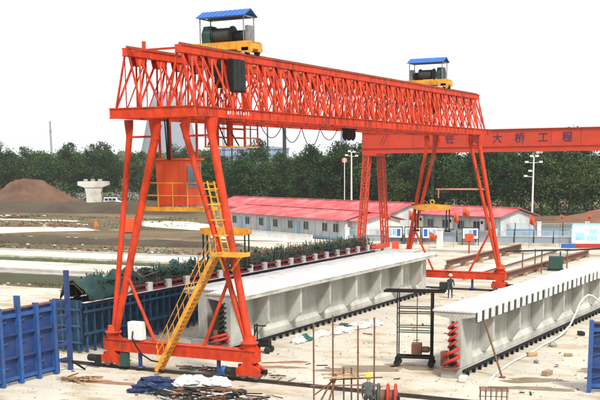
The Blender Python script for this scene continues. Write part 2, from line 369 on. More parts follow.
# dirt mound
def mound():
    b = MB(); rnd = random.Random(2); N, K = 56, 20
    for k in range(K + 1):
        t = k / K
        for i in range(N):
            a = 2 * math.pi * i / N; r = t * (1 + 0.12 * math.sin(3 * a + 1) + 0.08 * math.sin(7 * a) + rnd.uniform(-.03, .03))
            z = 7.0 * max(0, 1 - t) ** 1.05 * (1 + (0.16 * math.sin(2 * a + 4 * t) + .10 * math.sin(5 * a + 6 * t) + .06 * math.sin(11 * a)) * min(1, 3 * t)) + rnd.uniform(-0.4, 0.4) * (1 - t) * min(1, 4 * t) - 0.05
            b.v.append((r * 15 * math.cos(a), r * 10 * math.sin(a), max(z, -0.05)))
    for k in range(K):
        for i in range(N):
            a = k * N; c = (k + 1) * N; j = (i + 1) % N
            b.f.append((a + i, a + j, c + j, c + i)); b.mi.append(0); b.sm.append(True)
    return b.build('soil_heap', DIRT, None, (-179, 187, 0), R(28))
tag(mound(), 'large reddish brown soil heap in front of the trees', 'soil heap')

# ------------------------------------------------------------------ trees
def crown_mesh(name, m, h, rx, seed, clumps=120, per=60, leaf=0.5, low=0.12):
    rnd = random.Random(seed); b = MB()
    for c in range(clumps):
        while True:
            u = Vector((rnd.uniform(-1, 1), rnd.uniform(-1, 1), rnd.uniform(-1, 1)))
            if 0.25 < u.length < 1: break
        wz = 1.0 - 0.45 * max(0, u.z) - 0.15 * max(0, -u.z)
        p = Vector((u.x * rx * wz, u.y * rx * wz, h * (low + (1 - low) * (u.z * 0.5 + 0.5))))
        cr = rnd.uniform(0.55, 1.25) * rx * 0.27
        for k in range(per):
            q = p + Vector((rnd.gauss(0, 1), rnd.gauss(0, 1), rnd.gauss(0, 0.7))) * cr * 0.6
            n = Vector((rnd.gauss(0, 1), rnd.gauss(0, 1), rnd.gauss(0.5, 1))).normalized()
            a = n.orthogonal().normalized(); a.rotate(Matrix.Rotation(rnd.uniform(0, 6.3), 3, n)); c2 = n.cross(a)
            s_ = leaf * rnd.uniform(0.5, 1.2)
            b.add([q - a * s_ * .5, q + c2 * s_ * .38, q + a * s_ * .5, q - c2 * s_ * .38], [(0, 1, 2, 3)])
    return b.mesh(name, m)
def trunk_mesh(h, r, seed):
    rnd = random.Random(seed); b = MB(); top = h * 0.55
    b.tube((0, 0, -0.2), (0.1, 0, top), r, 8, r * 0.45)
    for i in range(6):
        z = h * rnd.uniform(0.22, 0.5); a = rnd.uniform(0, 6.3); l = h * rnd.uniform(0.2, 0.32)
        b.tube((0, 0, z), (math.cos(a) * l * .7, math.sin(a) * l * .7, z + l), r * 0.4, 6, r * 0.12)
    return b.mesh('trunk', TRUNK)
TREES = []
for i, (m, h, rx) in enumerate(((LEAF1, 17, 5.2), (LEAF2, 15, 4.6), (LEAF1, 16, 4.2), (LEAF3, 13.5, 4.6), (LEAF2, 18, 4.8))):
    TREES.append((crown_mesh('crown', m, h, rx, 20 + i), trunk_mesh(h, 0.32, 40 + i), h))
def tree(k, x, y, s, label, group=None, sz=None):
    cm, tm, h = TREES[k]
    t = thing('broadleaf_tree', label, 'tree', (x, y, 0), random.uniform(0, 6.3), group)
    for nm, me in (('crown', cm), ('trunk', tm)): obj(nm, me, t)
    t.scale = (s, s, sz or s); return t
lefts = [(0, -222, 186, 1.02, 'broad dark green tree at the left edge of the picture'),
 (3, -206, 190, 0.95, 'olive green tree standing behind the left slope of the soil heap'),
 (2, -196, 196, 1.05, 'dark slender tree rising straight behind the peak of the soil heap'),
 (1, -186, 203, 0.98, 'mid green tree just right of the soil heap peak'),
 (4, -180, 208, 0.98, 'tallest mid green tree between the soil heap and the concrete pier'),
 (0, -172, 213, 1.0, 'dark tree with a broad crown left of the concrete pier'),
 (4, -168, 222, 0.82, 'mid green tree just behind the concrete bridge pier'),
 (2, -152, 222, 1.0, 'dark dense tree directly right of the concrete pier'),
 (1, -146, 230, 0.95, 'mid green tree above the parked white van'),
 (0, -133, 228, 0.85, 'dark tree seen between the two left legs of the red crane'),
 (3, -122, 238, 0.85, 'olive tree seen behind the orange cabin of the crane')]
for k, x, y, s, l in lefts: tree(k, x, y, s, l)
rw = random.Random(11)
def wood(n, x0, y0, x1, y1, spread, smin, smax, label, group, depthdir=(0.0, 1.0)):
    for i in range(n):
        t = (i + rw.uniform(0.1, 0.9)) / n; q = rw.uniform(0, spread)
        tree(rw.choice((0, 1, 2, 4, 3, 3, 1)), x0 + (x1 - x0) * t - q * 0.47, y0 + (y1 - y0) * t + q * 0.88, rw.uniform(smin, smax), label, group)
L_ = 'dark green tree in the unbroken wood behind the red-roofed huts'
wood(14, -112, 150, -66, 160, 10, 0.62, 0.78, 'low green tree in the wood line seen under the crane girder', 'trees under the crane girder')
wood(24, -70, 150, 5, 172, 8, 0.68, 0.98, L_, 'wood behind the huts')
wood(24, -76, 168, 12, 190, 12, 0.80, 1.06, L_, 'wood behind the huts')
wood(26, -245, 190, -110, 238, 22, 0.85, 1.05, 'green tree in the back row of the left hand tree line', 'back row of the left tree line')
wood(10, -112, 215, -80, 200, 20, 0.7, 0.85, 'green tree seen low between the crane legs', 'trees between the crane legs')
# bushes under the trees: one leafy mass
def bushes(name, line, n, h, seed, m):
    rnd = random.Random(seed); b = MB()
    for i in range(n):
        t = rnd.random() * (len(line) - 1); k = int(t); a = Vector(line[k]).lerp(Vector(line[k + 1]), t - k)
        p = Vector((a.x + rnd.gauss(0, 2), a.y + rnd.gauss(0, 2), abs(rnd.gauss(0, h * 0.55))))
        nn = Vector((rnd.gauss(0, 1), rnd.gauss(0, 1), rnd.gauss(.4, 1))).normalized(); u = nn.orthogonal().normalized(); v = nn.cross(u); s_ = rnd.uniform(0.14, 0.36)
        b.add([p - u * s_, p + v * s_ * .7, p + u * s_, p - v * s_ * .7], [(0, 1, 2, 3)])
    o = b.build(name, m); tag(o, None or 'low bushes filling the ground below the trees', 'bushes'); return stuff(o)
bushes('undergrowth', [(-240, 180), (-200, 195), (-160, 212), (-120, 228), (-90, 205), (-70, 155), (-30, 160), (10, 172)], 26000, 4.0, 3, LEAF1)

# far skyline
def distant_wood():
    rnd = random.Random(5); b = MB()
    for i in range(420):
        t = rnd.random(); x = -1150 + 1450 * t; y = 820 + 400 * t + rnd.uniform(-60, 60); r = rnd.uniform(7, 13); n, k = 9, 6; ph = rnd.uniform(0, 6); z0 = rnd.uniform(2, 9) + (7 if t < .35 else 0); vs = []
        for j in range(k + 1):
            th = math.pi * j / k
            for q in range(n):
                aa = 2 * math.pi * q / n; f = 1 + rnd.uniform(-.22, .22); vs.append((x + r * f * math.sin(th) * math.cos(aa), y + r * f * math.sin(th) * math.sin(aa), z0 + r * f * math.cos(th)))
        b.add(vs, [(j * n + q, j * n + (q + 1) % n, (j + 1) * n + (q + 1) % n, (j + 1) * n + q) for j in range(k) for q in range(n)])
    o = b.build('distant_woodland', LEAF2); tag(o, 'pale hazy line of far woodland on the horizon', 'woodland'); return stuff(o)
distant_wood()
prof = [(50, 0), (44, 20), (38, 45), (32.5, 70), (27, 92), (21, 113), (20, 113), (25, 92), (30, 70)]
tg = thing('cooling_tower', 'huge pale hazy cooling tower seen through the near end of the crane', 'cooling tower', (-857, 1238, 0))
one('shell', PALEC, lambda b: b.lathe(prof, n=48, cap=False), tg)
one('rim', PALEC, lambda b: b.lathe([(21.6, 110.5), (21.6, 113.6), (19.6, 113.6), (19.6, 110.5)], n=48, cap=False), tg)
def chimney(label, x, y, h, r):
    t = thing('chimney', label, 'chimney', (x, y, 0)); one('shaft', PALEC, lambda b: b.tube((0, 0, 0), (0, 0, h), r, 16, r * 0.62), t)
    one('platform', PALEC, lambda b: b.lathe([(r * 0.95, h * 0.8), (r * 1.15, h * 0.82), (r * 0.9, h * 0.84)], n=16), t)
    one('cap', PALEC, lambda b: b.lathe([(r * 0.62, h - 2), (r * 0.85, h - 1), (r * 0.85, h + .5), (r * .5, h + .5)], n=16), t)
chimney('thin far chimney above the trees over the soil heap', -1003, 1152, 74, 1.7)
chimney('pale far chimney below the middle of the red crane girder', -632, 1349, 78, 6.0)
def far_block(label, x, y, rz, l, d, h, m):
    t = thing('factory_building', label, 'building', (x, y, 0), R(rz)); one('wall', m, lambda b: b.bb(-l / 2, l / 2, -d / 2, d / 2, 0, h), t)
    one('roof', m, lambda b: b.prism([(-l / 2 - 1, h), (l / 2 + 1, h), (l / 2 + 1, h + 1.2), (0, h + 4), (-l / 2 - 1, h + 1.2)], -d / 2 - 1, d / 2 + 1), t)
    for i in range(8):
        one('window', GLASS, lambda b: b.bb(-l / 2 + (i + .3) * l / 8, -l / 2 + (i + .7) * l / 8, -d / 2 - .15, -d / 2 + .1, h * .5, h * .75), t)
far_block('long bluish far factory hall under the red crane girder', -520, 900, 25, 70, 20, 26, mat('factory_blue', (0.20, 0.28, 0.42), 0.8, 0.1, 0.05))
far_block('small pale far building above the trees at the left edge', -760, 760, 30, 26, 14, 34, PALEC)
# slender masts of a far yard under the girder
for i, (px, py_, h, lab) in enumerate(((-236, 392, 37, 'leftmost dark mast under the crane girder, beside the work basket'), (-228, 396, 34, 'second dark mast from the work basket under the crane girder'),
        (-221, 400, 35, 'third dark mast from the work basket under the crane girder'), (-213, 402, 37, 'thick dark mast with a bracket under the crane girder'))):
    t = thing('mast', lab, 'mast', (px, py_, 0), 0, 'masts under the crane girder')
    one('shaft', MACH, lambda b: b.tube((0, 0, 0), (0, 0, h), 0.45 if i < 3 else 1.0, 8, 0.3 if i < 3 else .8), t)
    one('crossarm', MACH, lambda b: b.bar((-1.6, 0, h * .93), (1.6, 0, h * .93), 0.35), t)
    one('foot', CONCG, lambda b: b.box((0, 0, .3), (2, 2, .6)), t)

# ================================================================== THE RED GANTRY CRANE
G = thing('gantry_crane', 'tall red lattice gantry crane straddling the concrete girders', 'gantry crane', (0, 0, 0))
Y0, NP, PN = -1.3, 25, 1.66
YE = Y0 + NP * PN
TX, BW = 1.45, 0.72                    # truss apex offset, half width of its foot
ZB0, ZB1, ZT0, ZT1 = 12.2, 12.62, 15.0, 15.3
mesh_cache = {}
def cached(key, name, m, fn):
    if key not in mesh_cache: b = MB(); fn(b); mesh_cache[key] = b.mesh(name, m)
    return mesh_cache[key]
for sx in (-1, 1):
    cx = sx * TX
    def topch(b):
        b.bb(-.17, .17, Y0 - .1, YE + .1, ZT0, ZT1); b.bb(-.22, .22, Y0 - .1, YE + .1, ZT1, ZT1 + .03); b.bb(-.22, .22, Y0 - .1, YE + .1, ZT0 - .03, ZT0)
    tc = obj('top_chord', cached('tc', 'top_chord', RED, topch), G, (cx, 0, 0))
    obj('trolley_rail', cached('tr', 'trolley_rail', RUST, lambda b: b.bb(-.04, .04, Y0, YE, ZT1 + .03, ZT1 + .13)), tc)
    for sb in (-1, 1):
        def botch(b):
            b.bb(-.13, .13, Y0 - .1, YE + .1, ZB0 + .03, ZB1); b.bb(-.19, .19, Y0 - .1, YE + .1, ZB0, ZB0 + .03); b.bb(-.19, .19, Y0 - .1, YE + .1, ZB1, ZB1 + .03)
        bc = obj('bottom_chord', cached('bc', 'bottom_chord', RED, botch), G, (cx + sb * BW, 0, 0))
        st = stuff(obj('stiffener', cached('st', 'stiffener', RED, lambda b: [b.bb(-.18, .18, Y0 + k * PN / 2 - .012, Y0 + k * PN / 2 + .012, ZB0 + .03, ZB1) for k in range(NP * 2)]), bc))
        for k in range(NP):
            ya = Y0 + k * PN
            for q in (0, 1):       # W pattern of diagonals
                me = cached(('dg', sb, q), 'diagonal', RED, lambda b: b.bar((sb * BW, 0 if q == 0 else PN, ZB1), (sb * .1, PN / 2, ZT0), .088, .088))
                obj('diagonal', me, G, (cx, ya, 0))
        if sb == sx:
            for k in range(NP):
                for q in (0, 1):       # lighter counter braces on the outer faces
                    me = cached(('cb', sb, q), 'counter_brace', RED, lambda b: b.bar((sb * (BW + .02), PN / 2, ZB1), (sb * .13, 0 if q == 0 else PN, ZT0), .05, .05))
                    obj('counter_brace', me, G, (cx, Y0 + k * PN, 0))
        for k in range(NP + 1):
            me = cached(('ps', sb), 'post', RED, lambda b: b.bar((sb * BW, 0, ZB1), (sb * .12, 0, ZT0), .075, .075))
            if sb == sx or k in (0, NP): obj('post', me, G, (cx, Y0 + k * PN, 0))
        gm = cached(('gs', sb), 'gusset', RED, lambda b: [b.prism([(-.28, ZT0 - .42), (.28, ZT0 - .42), (.42, ZT0 - .02), (-.42, ZT0 - .02)], sb * .15 - .012, sb * .15 + .012, 'X')])
        for k in range(NP): obj('gusset', gm, G, (cx, Y0 + (k + .5) * PN, 0))
    for k in range(NP + 1):
        obj('cross_member', cached('cm', 'cross_member', RED, lambda b: b.bb(-BW + .13, BW - .13, -.06, .06, ZB0 + .1, ZB1 - .1)), G, (cx, Y0 + k * PN, 0))
for y, n in ((Y0, 'end_beam'), (YE, 'end_beam')):
    one(n, RED, lambda b: (b.bb(-2.36, 2.36, y - .26, y - .11, ZB0 + .02, ZB1 + .0), b.bb(-2.38, 2.38, y - .3, y - .105, ZB1, ZB1 + .04), b.bb(-2.38, 2.38, y - .3, y - .105, ZB0 - .02, ZB0 + .02)) if y < 0 else
        (b.bb(-2.45, 2.45, y + .11, y + .42, ZB0 + .02, ZB1), b.bb(-2.5, 2.5, y + .105, y + .46, ZB1, ZB1 + .04)), G)
    one('end_tie', RED, lambda b: (b.bar((-1.3, y + .1, ZT1 - .1), (1.3, y + .1, ZT1 - .1), .09), b.bar((-.55, y + .1, ZT1 - .1), (-.55, y + .1, ZT1 + .28), .13)), G)

def leg_frame(y, tops, zt, fl, fr, rads):
    for (x, foot, r) in ((tops[0], fl, rads[0]), (tops[1], fl, rads[1]), (tops[2], fr, rads[2]), (tops[3], fr, rads[3])):
        fx = foot + (0.12 if x > (tops[0] + tops[1]) / 2 and foot < 0 else 0) + (-0.12 if foot > 0 and x < (tops[2] + tops[3]) / 2 else 0.02)
        lg = one('leg', RED, lambda b: b.tube((x, y, zt - .25), (fx, y, 1.7), r, 16, r * 0.85), G)
        one('head_plate', RED, lambda b: b.lathe([(r * .98, zt - .95), (r * 1.02, zt - .75), (r * 1.4, zt - .28), (r * 1.5, zt - .02)], (x + (fx - x) * .055, y, 0), 14), lg)
    for foot in (fl, fr):
        ft = one('foot', RED, lambda b: (b.lathe([(.33, 1.5), (.33, 1.78), (.42, 1.79), (.42, 1.87), (.27, 1.88), (.26, 2.15)], (foot, y, 0), 18)), G)
        for sgn in (-1, 1): one('rib', RED, lambda b: b.prism([(sgn * .32, 1.5), (sgn * .62, 1.5), (sgn * .32, 1.78)], -.02, .02), ft, loc=(foot, y, 0))
    gb = one('ground_beam', RED, lambda b: (b.bb(fl - .45, fr + .45, y - .26, y + .26, .95, 1.47), b.bb(fl - .45, fr + .45, y - .30, y + .30, 1.47, 1.50), b.bb(fl - .45, fr + .45, y - .30, y + .30, .92, .95)), G)
    for foot, s_ in ((fl, 1), (fr, -1)):
        zk = 4.9; t = (zt - zk) / (zt - 1.85); xa = (tops[1] if s_ > 0 else tops[2]); xk = xa + (foot - xa) * t
        one('knee_brace', RED, lambda b: b.tube((xk, y, zk), (foot + s_ * 2.55, y, 1.5), .085, 8), G)
    for a, c in ((0, 1), (2, 3)):
        z = zt - .82; t = .085
        xa = tops[a] + ((fl if a == 0 else fr) - tops[a]) * t; xc = tops[c] + ((fl if a == 0 else fr) - tops[c]) * t
        one('leg_tie', RED, lambda b: b.tube((xa, y, z), (xc, y, z), .05, 8), G)
    for foot in (fl, fr):
        bg_ = one('bogie', RED, lambda b: (b.prism([(-.62, .30), (.62, .30), (.62, .62), (.30, .80), (.22, .92), (-.22, .92), (-.30, .80), (-.62, .62)], y - .30, y - .10),
            b.prism([(-.62, .30), (.62, .30), (.62, .62), (.30, .80), (.22, .92), (-.22, .92), (-.30, .80), (-.62, .62)], y + .10, y + .30), b.bb(-.60, .60, y - .098, y + .098, .66, .78)), G, loc=(foot, 0, 0))
        for q in (-.36, .36):
            wl = one('wheel', STEEL, lambda b: b.lathe([(.25, -.09), (.25, -.06), (.21, -.06), (.21, .06), (.25, .06), (.25, .09)], (q, y, .36), 18, 'Y'), bg_)
        one('buffer', BLACK, lambda b: b.lathe([(.10, 0), (.10, .2), (.14, .21), (.14, .26)], (.62 if foot > 0 else -.88, y, .5), 10, 'X'), bg_)
    return gb
gb = leg_frame(0.0, (-2.37, -.77, .63, 2.12), ZB0, -3.9, 4.05, (.15, .20, .15, .20))
gf = leg_frame(38.8, (-2.06, -1.25, 1.38, 2.12), ZB0, -4.0, 4.15, (.145, .145, .145, .165))
# drives on the bogies
def drive(x, y, s_, cap):
    m_ = one('travel_motor', MACH, lambda b: (b.lathe([(.17, 0), (.19, .05), (.19, .5), (.15, .55)], (x + s_ * .72 if s_ > 0 else x - .72 - .55, y - .42, .5), 12, 'X'), b.box((x + s_ * .72, y - .40, .45), (.22, .3, .42))), G)
    if cap: one('motor_cap', cap, lambda b: b.lathe([(.13, 0), (.215, .02), (.215, .24), (.1, .28)], (x + s_ * 1.02 if s_ > 0 else x - 1.30, y - .42, .5), 12, 'X'), m_)
drive(-3.9, 0, -1, None); drive(4.05, 0, -1, BLUEF2); drive(4.15, 38.8, 1, None)
one('switch_box', mat('box_green', (0.02, 0.07, 0.05), 0.5), lambda b: b.bb(-3.22, -2.85, -.42, -.1, .2, .85), G)
for x, y in ((-2.25, 0), (2.35, 0), (1.9, 38.8)):     # parking jacks under the ground beams
    one('parking_jack', BLUEF, lambda b: (b.tube((x, y - .05, .16), (x, y - .05, .92), .10, 10), b.lathe([(.22, .15), (.22, .19), (.12, .22)], (x, y - .05, 0), 12)), G)
eb = one('electric_box', WHITEP, lambda b: b.bb(-2.75, -1.95, -.34, .1, 1.55, 2.45), G, bevel=.02)
one('box_door', WHITEP, lambda b: b.bb(-2.70, -2.0, -.365, -.342, 1.6, 2.4), eb)
one('conduit', BLACK, lambda b: b.path([(-2.4, -.38, 2.0), (-2.38, -.48, 1.7), (-2.2, -.45, 1.3), (-1.9, -.4, .9), (-1.4, -.3, .6), (-.6, -.35, .55)], .04), G)
# far end extras
one('handrail', mat('pale_red_rail', (0.7, .25, .18), .6), lambda b: (b.tube((-1.3, 38.8, 8.0), (2.7, 38.8, 8.0), .06, 8), b.tube((-1.1, 38.8, 7.3), (-1.1, 38.8, 8.0), .05, 8)), G)

# operator cabin and its platform hung between the near legs
cb = one('cabin', ORANGE, lambda b: b.bb(-1.5, .22, .75, 2.15, 8.1, 10.28), G, bevel=.03)
one('cabin_roof', ORANGE, lambda b: b.bb(-1.58, .32, .65, 2.25, 10.28, 10.36), cb)
wn = one('window', CABGLASS, lambda b: b.bb(.221, .245, .95, 1.95, 9.05, 9.95), cb)
one('frame', STEEL, lambda b: (b.bb(.222, .265, .88, .95, 8.98, 10.02), b.bb(.222, .265, 1.95, 2.02, 8.98, 10.02), b.bb(.222, .265, .95, 1.95, 8.98, 9.05), b.bb(.222, .265, .95, 1.95, 9.95, 10.02), b.bb(.222, .262, 1.43, 1.47, 9.05, 9.95)), wn)
for x in (-1.08, -.64, -.2): one('panel_seam', ORANGE, lambda b: b.bb(x - .02, x + .02, .735, .75, 8.15, 10.22), cb)
one('hanger', RED, lambda b: (b.bar((-1.4, 1.0, 10.35), (-1.4, 1.0, ZB0), .09), b.bar((.15, 1.9, 10.35), (.15, 1.9, ZB0), .09), b.bar((-1.4, 1.9, 10.35), (-1.4, 1.9, ZB0), .09)), cb)
pf = one('platform', YEL, lambda b: (b.bb(-2.05, 1.45, .45, 2.35, 7.95, 8.0), b.bb(-2.05, 1.45, .42, .45, 7.86, 8.06), b.bb(1.45, 1.48, .42, 2.35, 7.86, 8.06), b.bb(-2.08, -2.05, .42, 2.35, 7.86, 8.06)), G)
for x in (-2.03, -1.2, -.35, .5, 1.43, 2.2): one('railing_post', YEL, lambda b: b.tube((x, .45, 7.95), (x, .45, 9.2), .03, 6), pf)
for z in (9.2, 8.6): one('railing', YEL, lambda b: (b.tube((-2.05, .45, z), (2.25, .45, z), .03, 6), b.tube((-2.05, .45, z), (-2.05, 2.3, z), .03, 6)), pf)
one('cable_bundle', BLACK, lambda b: (b.tube((-.42, .3, ZB0), (-.52, .5, 10.3), .07, 8), b.tube((-.62, .35, ZB0), (-.62, .5, 10.3), .035, 6)), G)

# ladder between the right pair of legs, landing and stair
ladder = one('ladder', YEL, lambda b: (b.bar((2.0, -.14, 9.3), (2.78, -.14, 6.05), .06), b.bar((2.36, -.14, 9.3), (3.14, -.14, 6.05), .06)), G)
for k in range(11):
    t = (k + .5) / 11; one('rung', YEL, lambda b: b.tube((2.0 + .78 * t, -.14, 9.3 - 3.25 * t), (2.36 + .78 * t, -.14, 9.3 - 3.25 * t), .025, 6), ladder)
for k in range(4):
    t = (k + .5) / 4.6; c = (2.2 + .78 * t, -.14, 9.3 - 3.25 * t)
    one('ladder_hoop', YEL, lambda b: b.path([(c[0] + .33 * math.cos(a), c[1] - .55 * math.sin(a), c[2]) for a in [math.pi * i / 10 for i in range(11)]], .03), ladder)
ld = one('landing', YEL, lambda b: (b.bb(2.65, 4.25, -.95, -.2, 6.0, 6.06), b.bb(2.65, 4.25, -.98, -.95, 5.9, 6.1), b.bb(4.25, 4.28, -.98, -.2, 5.9, 6.1)), G)
one('bracket', YEL, lambda b: (b.bar((3.3, -.25, 5.2), (4.1, -.6, 6.0), .07), b.bar((2.9, -.25, 5.2), (3.0, -.9, 6.0), .07)), ld)
S0, S1 = Vector((2.72, 0, 5.98)), Vector((-.75, 0, .22))
stair = one('stair', YEL, lambda b: [b.bar(S0 + Vector((0, yy, 0)), S1 + Vector((0, yy, 0)), .045, .19) for yy in (-.85, -.35)], G)
for k in range(26):
    p = S0.lerp(S1, (k + .5) / 26); one('tread', YEL, lambda b: b.bb(p.x - .13, p.x + .13, -.825, -.375, p.z + .02, p.z + .05), stair)
for yy in (-.85, -.35):
    for dz in (.95, .5): one('handrail', YEL, lambda b: b.tube(S0 + Vector((-.1, yy, dz)), S1.lerp(S0, .04) + Vector((-.1, yy, dz)), .018, 6), stair)
    for k in range(6):
        p = S0.lerp(S1, .04 + k * .18); one('baluster', YEL, lambda b: b.tube((p.x, yy, p.z), (p.x - .1, yy, p.z + .95), .022, 6), stair)

# work basket hung under the girder
wb = one('work_basket', YEL, lambda b: (b.bb(-.4, .4, 3.4, 7.45, 10.9, 10.97),), G)
for y_, th in ((3.5, .06), (4.5, .16), (6.05, .08), (7.4, .06)):
    for x_ in (-.38, .38): one('hanger', RED, lambda b: b.bar((x_, y_, 10.97), (x_, y_, ZB0 + .1), th), wb)
for z in (11.4, 11.85):
    for x_ in (-.38, .38): one('railing', RED, lambda b: b.tube((x_, 3.5, z), (x_, 7.4, z), .028, 6), wb)
one('brace', MACH, lambda b: (b.bar((.3, 4.4, 12.1), (.3, 5.6, 11.0), .05), b.bar((.3, 3.6, 12.1), (.3, 4.4, 11.0), .05), b.bar((-.3, 4.4, 12.1), (-.3, 3.6, 11.0), .05)), wb)
one('festoon_cable', BLACK, lambda b: [b.path([(-.35, 9 + k * 2.4 + t * 2.4, 12.15 - 1.1 * (1 - (2 * t - 1) ** 2) * (.6 + .4 * ((k * 7) % 3) / 2)) for t in [i / 8 for i in range(9)]], .022, 5) for k in range(4)], G)
# dark sheave block hanging below mid-girder
sb_ = one('sheave_block', MACH, lambda b: (b.box((0, 19.6, 12.25), (.6, .9, .3)), b.box((0, 19.45, 11.98), (.28, .25, .35))), G)
for dx, dy in ((.0, -.35), (.02, .25)): one('sheave', BLACK, lambda b: b.lathe([(.34, -.16), (.38, -.12), (.29, -.04), (.29, .04), (.38, .12), (.34, .16)], (dx, 19.6 + dy, 11.85), 18, 'X'), sb_)
cc = one('control_cabinet', BLACK, lambda b: b.bb(1.86, 2.18, 2.05, 3.2, 13.45, 14.95), G, bevel=.03)
for k in range(3): one('cabinet_door', MACH, lambda b: b.bb(2.185, 2.2, 2.09 + k * .37, 2.42 + k * .37, 13.5, 14.9), cc)
for yb in (2.3, 2.95): one('bracket', RED, lambda b: b.bar((1.5, yb, 15.0), (2.0, yb, 14.97), .08), cc)
# small painted maker's marks on the lower chord
for i in range(9):
    one('painted_mark', WHITEP, lambda b: (b.bb(TX + BW + .131, TX + BW + .135, 1.3 + i * .24, 1.3 + i * .24 + .05 + .09 * (i % 3 == 0), ZB0 + .16 + .03 * (i % 2), ZB0 + .30 + .03 * (i % 3))), G)

# ================================================================== TROLLEYS (stand on the girders)
def trolley(y, label, flip=1):
    T = thing('hoist_trolley', label, 'hoist trolley', (.02, y, ZT1 + .13), 0, 'hoist trolleys on the crane girder')
    fr = one('frame', YEL2, lambda b: (b.bb(-1.66, 1.66, -.66, -.46, .22, .56), b.bb(-1.66, 1.66, .46, .66, .22, .56), b.bb(-1.66, -1.4, -.46, .46, .24, .54), b.bb(1.4, 1.66, -.46, .46, .24, .54), b.bb(-.5, -.3, -.46, .46, .26, .54), b.bb(.5, .7, -.46, .46, .26, .54)), T, bevel=.02)
    one('deck', YEL2, lambda b: b.bb(-1.62, 1.62, -.64, .64, .57, .61), fr)
    one('side_plate', YEL2, lambda b: (b.prism([(1.0, .16), (1.82, -.02), (1.86, .4), (1.66, .58), (1.0, .56)], -.72, -.67),), fr)
    for i in range(6): one('rib', YEL2, lambda b: b.bb(-1.55 + i * .42, -1.49 + i * .42, -.70, -.661, .24, .54), fr)
    for x in (-TX, TX):
        for yy in (-.48, .48):
            one('wheel', BLACK, lambda b: b.lathe([(.19, -.08), (.19, -.05), (.15, -.05), (.15, .05), (.19, .05), (.19, .08)], (x, yy, .15), 16, 'X'), T)
            one('wheel_box', YEL2, lambda b: b.bb(x - .2, x + .2, yy - .24, yy + .24, .14, .3), T)
    dr = one('drum', MACH, lambda b: b.lathe([(.42, -.68), (.42, -.61), (.31, -.6), (.31, .36), (.42, .38), (.42, .45)], (-.05 * flip, 0, 1.02), 20, 'X'), T)
    one('rope_winding', WIRE, lambda b: [b.torus((-.6 + .072 * i, 0, 1.02), .32, .03, 'X', 18, 5) for i in range(13)], dr)
    gx = -1.02 * flip
    one('gearbox', MACHG, lambda b: b.prism([(-.38, .61), (.38, .61), (.42, 1.1), (.2, 1.48), (-.2, 1.48), (-.42, 1.1)], gx - .24, gx + .24, 'X'), T, bevel=.02)
    mo = one('motor', MACH, lambda b: b.lathe([(.2, 0), (.27, .05), (.27, .62), (.2, .7)], (.45 if flip > 0 else -1.1, .1, .92), 16, 'X'), T)
    stuff(one('cooling_fin', MACH, lambda b: [b.lathe([(.275, 0), (.30, .01), (.30, .02), (.275, .03)], ((.53 if flip > 0 else -1.02) + i * .09, .1, .92), 16, 'X', False) for i in range(6)], mo))
    one('control_cabinet', STEEL, lambda b: b.bb(1.27 * flip - .11, 1.27 * flip + .11, -.2, .4, .61, 1.4), T, bevel=.02)
    for x in (-1.27, 1.27):
        for yy in (-.5, .5): one('roof_post', STEEL, lambda b: b.tube((x, yy, .57), (x, yy, 1.96), .032, 8), T)
    rf = one('roof', BLUEROOF, lambda b: (b.add([(-1.42, -0.64, 1.86), (1.42, -0.64, 1.86), (1.42, 0, 2.2), (-1.42, 0, 2.2), (-1.42, 0.64, 1.86), (1.42, 0.64, 1.86),
        (-1.42, -0.64, 1.82), (1.42, -0.64, 1.82), (1.42, 0, 2.16), (-1.42, 0, 2.16), (-1.42, 0.64, 1.82), (1.42, 0.64, 1.82)],
        [(0, 1, 2, 3), (3, 2, 5, 4), (7, 6, 9, 8), (8, 9, 10, 11), (0, 6, 7, 1), (4, 5, 11, 10), (0, 3, 9, 6), (3, 4, 10, 9), (1, 7, 8, 2), (2, 8, 11, 5)])), T)
    one('roof_frame', STEEL, lambda b: (b.bb(-1.32, 1.32, -.53, -.47, 1.80, 1.86), b.bb(-1.32, 1.32, .47, .53, 1.80, 1.86), b.bb(-1.3, -1.24, -.47, .47, 1.8, 1.86), b.bb(1.24, 1.3, -.47, .47, 1.8, 1.86)), rf)
    stuff(one('roof_rib', BLUEROOF, lambda b: [b.bar((-1.38 + i * .276, -.63, 1.872), (-1.38 + i * .276, 0, 2.21), .02, .02) for i in range(11)], rf))
    return T
trolley(5.1, 'blue-roofed yellow hoist trolley with dark winch on the near end of the crane', 1)
trolley(33.2, 'blue-roofed yellow hoist trolley with dark winch on the far end of the crane', -1)

